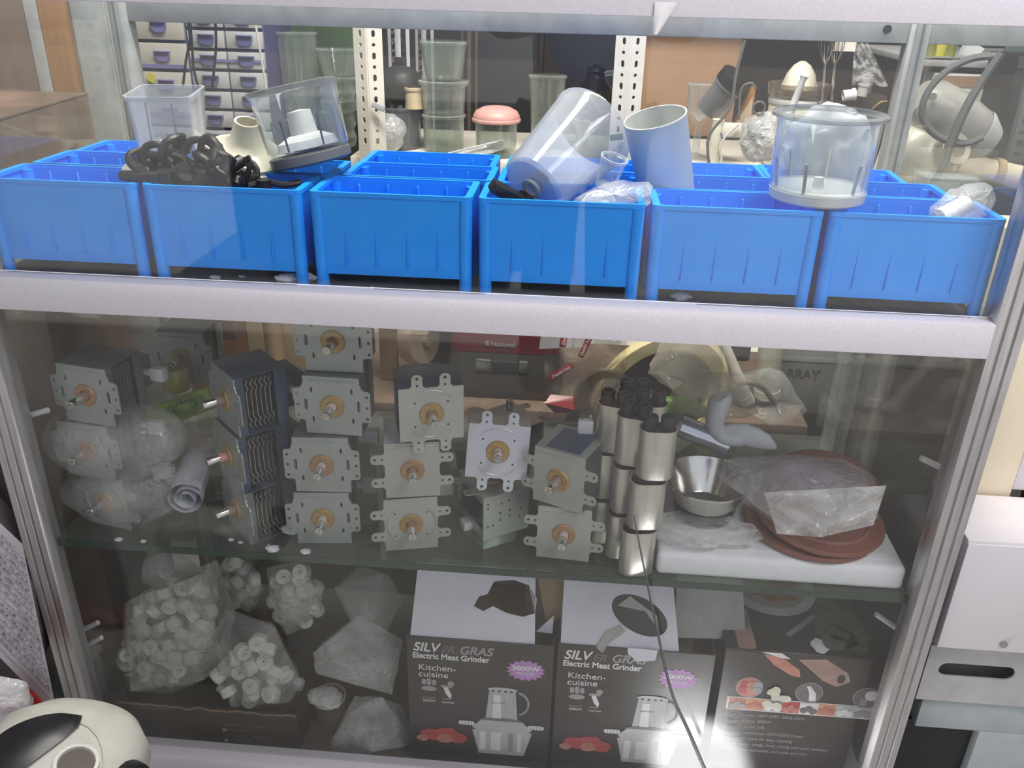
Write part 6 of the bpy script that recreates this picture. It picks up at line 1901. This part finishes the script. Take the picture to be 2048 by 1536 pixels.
# wooden panel and cartons at the other end
p = at(60, 120, 0.42)
o = thing('wood_screen', 'brown wooden panel standing at the end of the cabinet', 'panel', (-1.15, 0.62, FZ), (0, 0, R(10)))
for x0, x1, m in ((-0.30, -0.1205, 'wood_brown'), (-0.12, 0.0605, 'wood_brown'), (0.061, 0.1505, 'wood_brown'), (0.151, 0.1745, 'grey'), (0.175, 0.243, 'wood_orange')):
    MB().box((x0, -0.012, 0), (x1, 0.012, 1.35), 0.002).build('board', m, o)
o = thing('brown_carton', 'large brown carton beside the crates beyond the end glass', 'carton', (-0.97, 0.30, FZ), (0, 0, R(6)))
MB().box((-0.18, -0.14, 0), (0.18, 0.14, 1.03), 0.003).build('body', 'wood_brown', o)
MB().box((-0.03, -0.1412, 0.2), (0.03, -0.1401, 1.03)).build('tape', 'board_tan', o)
MB().box((-0.18, -0.14, 1.0305), (0.18, 0.0, 1.033)).build('flap', 'wood_brown', o)
MB().box((-0.18, 0.0005, 1.0305), (0.18, 0.14, 1.033)).build('flap', 'wood_brown', o)

# outside, near the viewer: bottom corner
o = thing('cloth_bundle', 'dark purple grey cloth bundle beside the corner post', 'cloth', (-0.93, 0.02, 0.255))
crumple(MB(), (0, 0, 0), (0.16, 0.12, 0.22), 91, 0.12, 2, 4).build('body', 'cloth', o)
MB().tube(spl([(-0.1, -0.1, 0.1), (0.02, -0.12, 0.04), (0.1, -0.1, -0.06)], 5), 0.012, 8).build('fold', 'cloth', o)
for k, (z, h_) in enumerate(((FZ, 0.13),)):
    o2 = thing('low_box', 'low grey box under the dark cloth bundle', 'box', (-0.93, 0.02, z + 0.0003))
    MB().box((-0.14, -0.1, 0), (0.14, 0.12, h_), 0.003).build('body', 'grey', o2)
    MB().box((-0.145, -0.105, h_ + 0.0003), (0.145, 0.125, h_ + 0.015), 0.003).build('lid', 'grey', o2)


def pap(u, v):
    p = at(-70 + 115 * u + 70 * v, 980 + 108 * u + 335 * v + 10 * u * v, -0.10 + 0.02 * math.sin(2.5 * u + v))
    return (p.x, p.y, p.z)


o = thing('written_paper', 'white ruled paper covered with handwriting hanging at the corner post', 'paper')
MB().grid(pap, 14, 18).build('sheet', 'paper', o)
b = MB()
for k in range(16):
    v = 0.10 + 0.055 * k
    b.tube([tuple(Vector(pap(u, v)) + Vector((0, -0.0012, 0))) for u in (0.02, 0.25, 0.5, 0.75, 0.97)], 0.00035, 4)
b.build('ruled_line', 'ink', o)
g = random.Random(4)
b = MB()
for k in range(15):
    v = 0.075 + 0.055 * k
    u = 0.08
    while u < 0.94:
        u += g.uniform(0.014, 0.05)
        if g.random() < 0.4:
            continue
        pts = [tuple(Vector(pap(min(0.97, u + 0.010 * i), v + g.uniform(-0.012, 0.012))) + Vector((0, -0.0014, 0))) for i in range(4)]
        b.tube(pts, 0.00035, 4)
b.build('handwriting', 'ink', o)
p = at(30, 1415, -0.10)
tag(crumple(MB(), (0, 0, 0), (0.06, 0.03, 0.02), 93, 0.2, 2.5, 3).build('red_pouch', 'red', None, p, (0, R(25), 0)), 'red pouch poking out under the written paper', 'pouch')
p = at(10, 1400, -0.13)
tag(crumple(MB(), (0, 0, 0), (0.035, 0.02, 0.035), 94, 0.25, 2.5, 3).build('grey_bag', 'bag_silver', None, p), 'grey plastic bag beside the red pouch', 'bag')
# white and black appliance
from mathutils.bvhtree import BVHTree
ap = at(105, 1545, -0.26)
o = thing('white_appliance', 'rounded white appliance with a black grip before the cabinet corner', 'appliance', (ap.x, -0.26, ap.z))
k_ = 56


def shell_ring(s, yy, dz=0):
    return [(0.103 * s * abs(math.cos(a)) ** 0.9 * (1 if math.cos(a) > 0 else -1), yy, 0.066 * s * abs(math.sin(a)) ** 0.86 * (1 if math.sin(a) > 0 else -1) - 0.006 + dz) for a in [2 * PI * i / k_ for i in range(k_)]]


sb = MB().loft([shell_ring(0.52, -0.080), shell_ring(0.74, -0.074), shell_ring(0.88, -0.058), shell_ring(0.965, -0.032), shell_ring(1.0, 0.0), shell_ring(0.96, 0.05), shell_ring(0.7, 0.08)])
bmesh.ops.recalc_face_normals(sb.bm, faces=sb.bm.faces[:])
sb.bm.normal_update()
bv = BVHTree.FromBMesh(sb.bm)
sb.build('shell', 'white_gloss', o)
L0 = Vector((ap.x, -0.26, ap.z))


def hit(px, py, off):
    d = ray(px, py).normalized()
    q, n, _, _ = bv.ray_cast(EYE - L0, d)
    if q is None:
        q, n, _, _ = bv.find_nearest(at(px, py, -0.26) - L0)
    if n.dot(d) > 0:
        n = -n
    return q + n * off


up = spl([Vector((-30, 1500, 0)), Vector((20, 1462, 0)), Vector((70, 1440, 0)), Vector((120, 1431, 0)), Vector((165, 1436, 0))], 6)
dn = spl([Vector((-30, 1600, 0)), Vector((30, 1556, 0)), Vector((80, 1518, 0)), Vector((125, 1484, 0)), Vector((158, 1456, 0))], 6)


def band(u, v):
    i = int(round(u * 24))
    p = up[i].lerp(dn[i], v)
    return hit(p.x, p.y, 0.004 + 0.006 * math.sin(PI * v) * math.sin(PI * min(1, u + 0.05)) ** 0.5)


MB().grid(band, 24, 8).build('grip', 'black', o)
MB().tube([hit(px, py, 0.0012) for px, py in ((158, 1446), (178, 1456), (194, 1474), (203, 1496), (206, 1520), (205, 1540))], 0.0009, 6).build('seam', 'white_gloss', o)
dc = hit(152, 1532, 0.003)
dr = (hit(152, 1532, 0.01) - dc).to_track_quat('Z', 'Y').to_euler()
MB().lathe([(0.019, 0.0), (0.025, 0.0), (0.0245, 0.004), (0.0205, 0.004), (0.019, 0.0)], 28).build('dial_ring', 'white_gloss', o, dc, dr)
MB().lathe([(0, 0.0), (0.0188, 0.0), (0.0188, 0.0012), (0, 0.0016)], 28).build('dial', 'box_old', o, dc, dr)
MB().lathe([(0, -0.01), (0.038, -0.01), (0.040, 0.004), (0.034, 0.018), (0.015, 0.024), (0, 0.025)], 28).build('end_cap', 'black', o, (0.094, -0.012, -0.012), (0, R(84), 0))
# a box to carry it
o = thing('brown_crate_box', 'brown box on the floor carrying the white appliance', 'box', (ap.x, -0.26, FZ))
hh = ap.z - 0.0735 - FZ - 0.001
if hh > 0.02:
    MB().box((-0.075, -0.06, 0), (0.075, 0.06, hh - 0.006), 0.002).build('body', 'kraft', o)
    MB().box((-0.075, -0.06, hh - 0.0055), (0.075, 0.06, hh), 0.001).build('lid', 'kraft', o)

# other side of the corner post: cream column, white unit, grey steel box
q = at(2000, 800, 0.10)
o = thing('cream_column', 'cream painted column beside the cabinet post', 'column', (0.70, 0.20, FZ))
x0, x1 = at(1958, 965, 0.12).x, at(2012, 965, 0.12).x
zb = at(1985, 972, 0.12).z
MB().box((x0 - 0.70 - 0.006, -0.08, 0), (x1 - 0.70 + 0.012, 0.10, 0.93), 0.003).build('body', 'wall_cream', o)
MB().box((x1 - 0.70 + 0.0125, -0.078, zb - FZ - 0.005), (x1 - 0.70 + 0.040, -0.06, 0.93), 0.001).build('edge_trim', 'panel_white', o)
o = thing('dark_opening_panel', 'dark brown panel beside the cream column', 'panel', (x1 + 0.13, 0.155, FZ))
MB().box((-0.078, -0.01, 0), (0.5, 0.01, 0.93)).build('board', 'box_old', o)
MB().box((-0.078, -0.013, 0), (-0.07, -0.0101, 0.93)).build('edge_bead', 'wood_brown', o)
z0, z1 = at(1940, 1300, 0.0).z, at(1950, 1080, 0.0).z
o = thing('white_unit', 'white enamelled unit with a screw, beside the cabinet post', 'unit', (0.53, 0.0, z0))
MB().box((0.0, 0, 0), (0.6, 0.115, z1 - z0), 0.003).build('body', 'panel_white', o)
MB().box((0.0, -0.004, 0.004), (0.6, -0.0002, z1 - z0 - 0.004), 0.0015).build('front_panel', 'panel_white', o)
p = at(2005, 1292, -0.004)
MB().cyl((p.x - 0.53, -0.007, p.z - z0 + 0.004), (p.x - 0.53, -0.003, p.z - z0 + 0.004), 0.005, n=14).build('screw', 'grey', o)
o = thing('steel_box', 'grey steel box with a slotted hand hole under the white unit', 'box', (0.53, 0.0, FZ))
zt = z0 - FZ - 0.0005
zs = at(1950, 1395, 0.03).z - FZ
a_, b_ = at(1880, 1325, 0.02), at(2025, 1358, 0.02)
sl = flat([(0.005, zs), (0.6, zs), (0.6, zt - 0.012), (0.005, zt - 0.012)], [slot((a_.x + b_.x) / 2 - 0.53, (a_.z + b_.z) / 2 - FZ, b_.x - a_.x, 0.024)], 0.003)
link('rail_panel', finish(sl, 'grey_light', FLIP), o, (0, 0.02, 0))
MB().box((0.005, 0.022, zt - 0.0115), (0.6, 0.11, zt), 0.001).build('top_lip', 'grey', o)
MB().box((0.005, 0.055, 0.0), (0.6, 0.11, zt - 0.012), 0.001).build('body', 'grey', o)
tz = zs - 0.002
t1_ = tz - (at(1890, 1457, 0.026).z - FZ)
t2_ = at(1955, 1475, 0.026).x - 0.53
MB().box((0.020, 0.026, tz - t1_), (0.6, 0.05, tz), 0.001).build('terrazzo_panel', 'terrazzo', o)
MB().box((t2_, 0.026, 0.0), (0.6, 0.05, tz - t1_ - 0.0005), 0.001).build('terrazzo_panel', 'terrazzo', o)
MB().box((0.006, 0.04, 0.0), (t2_ - 0.001, 0.052, tz - t1_ - 0.001)).build('dark_recess', 'dark', o)

o = thing('grey_column', 'mottled grey metal column standing behind the rear aluminium post', 'column', (at(205, 150, 0.66).x, 0.66, FZ))
MB().box((-0.030, -0.02, 0), (0.030, 0.03, 1.4), 0.004).build('body', 'alu_dull', o)
MB().box((0.031, -0.005, 0), (0.040, 0.02, 1.4)).build('cream_strip', 'cream_post', o)
MB().box((0.041, -0.012, 0), (0.066, 0.02, 1.4), 0.003).build('channel', 'grey', o)

o = thing('dimming_plank', 'added dark brown plank that dims the view through the end glass to the cream column', 'plank', (0.529, 0.235, FZ))  # plank added to keep the bright column from showing through the end glass
MB().box((-0.004, -0.115, 0), (0.004, 0.10, 0.84), 0.001).build('board', 'box_old', o)
MB().box((-0.0055, -0.115, 0.8405), (0.0055, 0.10, 0.852), 0.001).build('edge_cap', 'wood_brown', o)

# ------------------------------------------------------------------ the viewer, seen only as a reflection in the glass
def skinned(name, verts, edges, radii, m, parent, sub=2):
    me = bpy.data.meshes.new(name)
    me.from_pydata(verts, edges, [])
    o = bpy.data.objects.new(name, me)
    COL.objects.link(o)
    md = o.modifiers.new('skin', 'SKIN')
    md.use_smooth_shade = True
    for sv, r in zip(me.skin_vertices[0].data, radii):
        sv.radius = r if isinstance(r, tuple) else (r, r)
    me.skin_vertices[0].data[0].use_root = True
    o.modifiers.new('sub', 'SUBSURF').levels = sub
    dg = bpy.context.evaluated_depsgraph_get()
    m2 = bpy.data.meshes.new_from_object(o.evaluated_get(dg))
    bpy.data.objects.remove(o)
    m2.materials.clear()
    m2.materials.append(MT[m])
    for p in m2.polygons:
        p.use_smooth = True
    return link(name, m2, parent)


o = thing('person', 'person in a blue shirt and dark trousers holding up a phone, mirrored in the glass', 'person', (0.02, -1.34, FZ))
V_ = [(0, 0, 0.90), (0, 0.01, 1.08), (0, 0.0, 1.26), (0, 0.0, 1.37), (0, 0.01, 1.43), (0, 0.03, 1.52), (0, 0.035, 1.60),
      (-0.17, 0, 1.34), (-0.24, 0.03, 1.11), (-0.10, 0.27, 1.14), (0.17, 0, 1.34), (0.24, 0.03, 1.11), (0.10, 0.27, 1.14),
      (-0.085, 0, 0.84), (-0.088, 0.02, 0.47), (-0.105, -0.02, 0.08), (-0.115, 0.12, 0.03), (0.085, 0, 0.84), (0.088, 0.02, 0.47), (0.105, -0.02, 0.08), (0.115, 0.12, 0.03)]
E_ = [(0, 1), (1, 2), (2, 3), (3, 4), (4, 5), (5, 6), (2, 7), (7, 8), (8, 9), (2, 10), (10, 11), (11, 12), (0, 13), (13, 14), (14, 15), (15, 16), (0, 17), (17, 18), (18, 19), (19, 20)]
Q_ = [(0.15, 0.11), (0.14, 0.10), (0.16, 0.11), (0.09, 0.08), 0.055, (0.078, 0.092), (0.068, 0.08), 0.062, 0.045, 0.030, 0.062, 0.045, 0.030, 0.088, 0.062, 0.042, 0.035, 0.088, 0.062, 0.042, 0.035]
skinned('body', V_, E_, Q_, 'skin', o)
T_ = [0, 1, 2, 3, 7, 8, 10, 11]
ix = {v: i for i, v in enumerate(T_)}
skinned('shirt', [V_[i] for i in T_], [(ix[a_], ix[b_]) for a_, b_ in E_ if a_ in ix and b_ in ix], [(0.165, 0.125), (0.155, 0.115), (0.175, 0.125), (0.08, 0.075), 0.075, 0.060, 0.075, 0.060], 'shirt', o)
T_ = [0, 13, 14, 15, 17, 18, 19]
ix = {v: i for i, v in enumerate(T_)}
skinned('trousers', [V_[i] for i in T_], [(ix[a_], ix[b_]) for a_, b_ in E_ if a_ in ix and b_ in ix], [(0.16, 0.125), 0.095, 0.076, 0.066, 0.095, 0.076, 0.066], 'trousers', o)
MB().lathe([(0.098, 0.0), (0.104, 0.03), (0.096, 0.075), (0.06, 0.108), (0, 0.118)], 28).build('hair', 'hair', o, (0, 0.022, 1.565), (R(-14), 0, 0))
for s in (-1, 1):
    MB().lathe([(0, -0.012), (0.009, -0.008), (0.012, 0), (0.009, 0.008), (0, 0.012)], 12).build('eye', 'print_white', o, (s * 0.032, 0.115, 1.565), (0, R(90), 0))
    MB().lathe([(0, -0.006), (0.012, -0.004), (0.016, 0.004), (0.010, 0.010), (0, 0.008)], 12).build('ear', 'skin', o, (s * 0.085, 0.025, 1.555), (0, R(90 * s), 0))
    # hand: palm, four fingers, a thumb
    hx = s * 0.092
    pv, pe, pr = [(hx, 0.275, 1.145), (hx * 0.88, 0.31, 1.17), (hx * 0.72, 0.335, 1.185)], [(0, 1), (1, 2)], [0.026, (0.034, 0.022), (0.034, 0.018)]
    skinned('hand', pv, pe, pr, 'skin', o, 1)
    for j in range(4):
        z = 1.16 + 0.017 * j
        L = (0.05, 0.058, 0.062, 0.052)[j]
        skinned('finger', [(hx * 0.74, 0.335, z), (hx * 0.55, 0.352, z + 0.004), (hx * 0.55 - s * L * 0.5, 0.352, z + 0.006)], [(0, 1), (1, 2)], [0.0095, 0.009, 0.0075], 'skin', o, 1)
    skinned('thumb', [(hx * 0.80, 0.30, 1.185), (hx * 0.62, 0.312, 1.212), (hx * 0.42, 0.318, 1.222)], [(0, 1), (1, 2)], [0.012, 0.0105, 0.009], 'skin', o, 1)
MB().lathe([(0.012, 0), (0.009, 0.02), (0.005, 0.045), (0, 0.048)], 12).build('nose', 'skin', o, (0, 0.118, 1.512), (R(6), 0, 0))
MB().lathe([(0, -0.024), (0.006, -0.012), (0.008, 0), (0.006, 0.012), (0, 0.024)], 12).build('mouth', 'lip', o, (0, 0.112, 1.488), (0, R(90), 0))
ph = thing('phone', 'dark phone held up in both hands before the person', 'phone', (0.02, -1.003, 1.075), (R(-25.6), 0, 0))
MB().box((-0.078, -0.004, -0.036), (0.078, 0.004, 0.036), 0.006, 3).build('body', 'black', ph)
MB().box((-0.072, -0.0049, -0.032), (0.072, -0.0041, 0.032)).build('screen', 'dark', ph)

o = thing('reflection_blocker', 'added dark cart behind the viewer that keeps bright pavement out of the reflection', 'cart', (-0.80, -2.85, FZ - 0.0195))  # unseen cart added so the middle crates mirror something dark, not sunlit pavement
MB().box((-0.62, -0.40, 0.12), (0.60, 0.40, 0.70), 0.02).build('body', 'dark', o)
MB().tube(spl([(0.60, -0.3, 0.66), (0.78, -0.3, 0.85), (0.80, -0.3, 0.86), (0.80, 0.3, 0.86), (0.78, 0.3, 0.85), (0.60, 0.3, 0.66)], 4), 0.014, 8).build('push_bar', 'black', o)
for x in (-0.45, 0.45):
    for y in (-0.32, 0.32):
        MB().cyl((x, y - 0.02, 0.06), (x, y + 0.02, 0.06), 0.06, n=18).build('wheel', 'black', o)
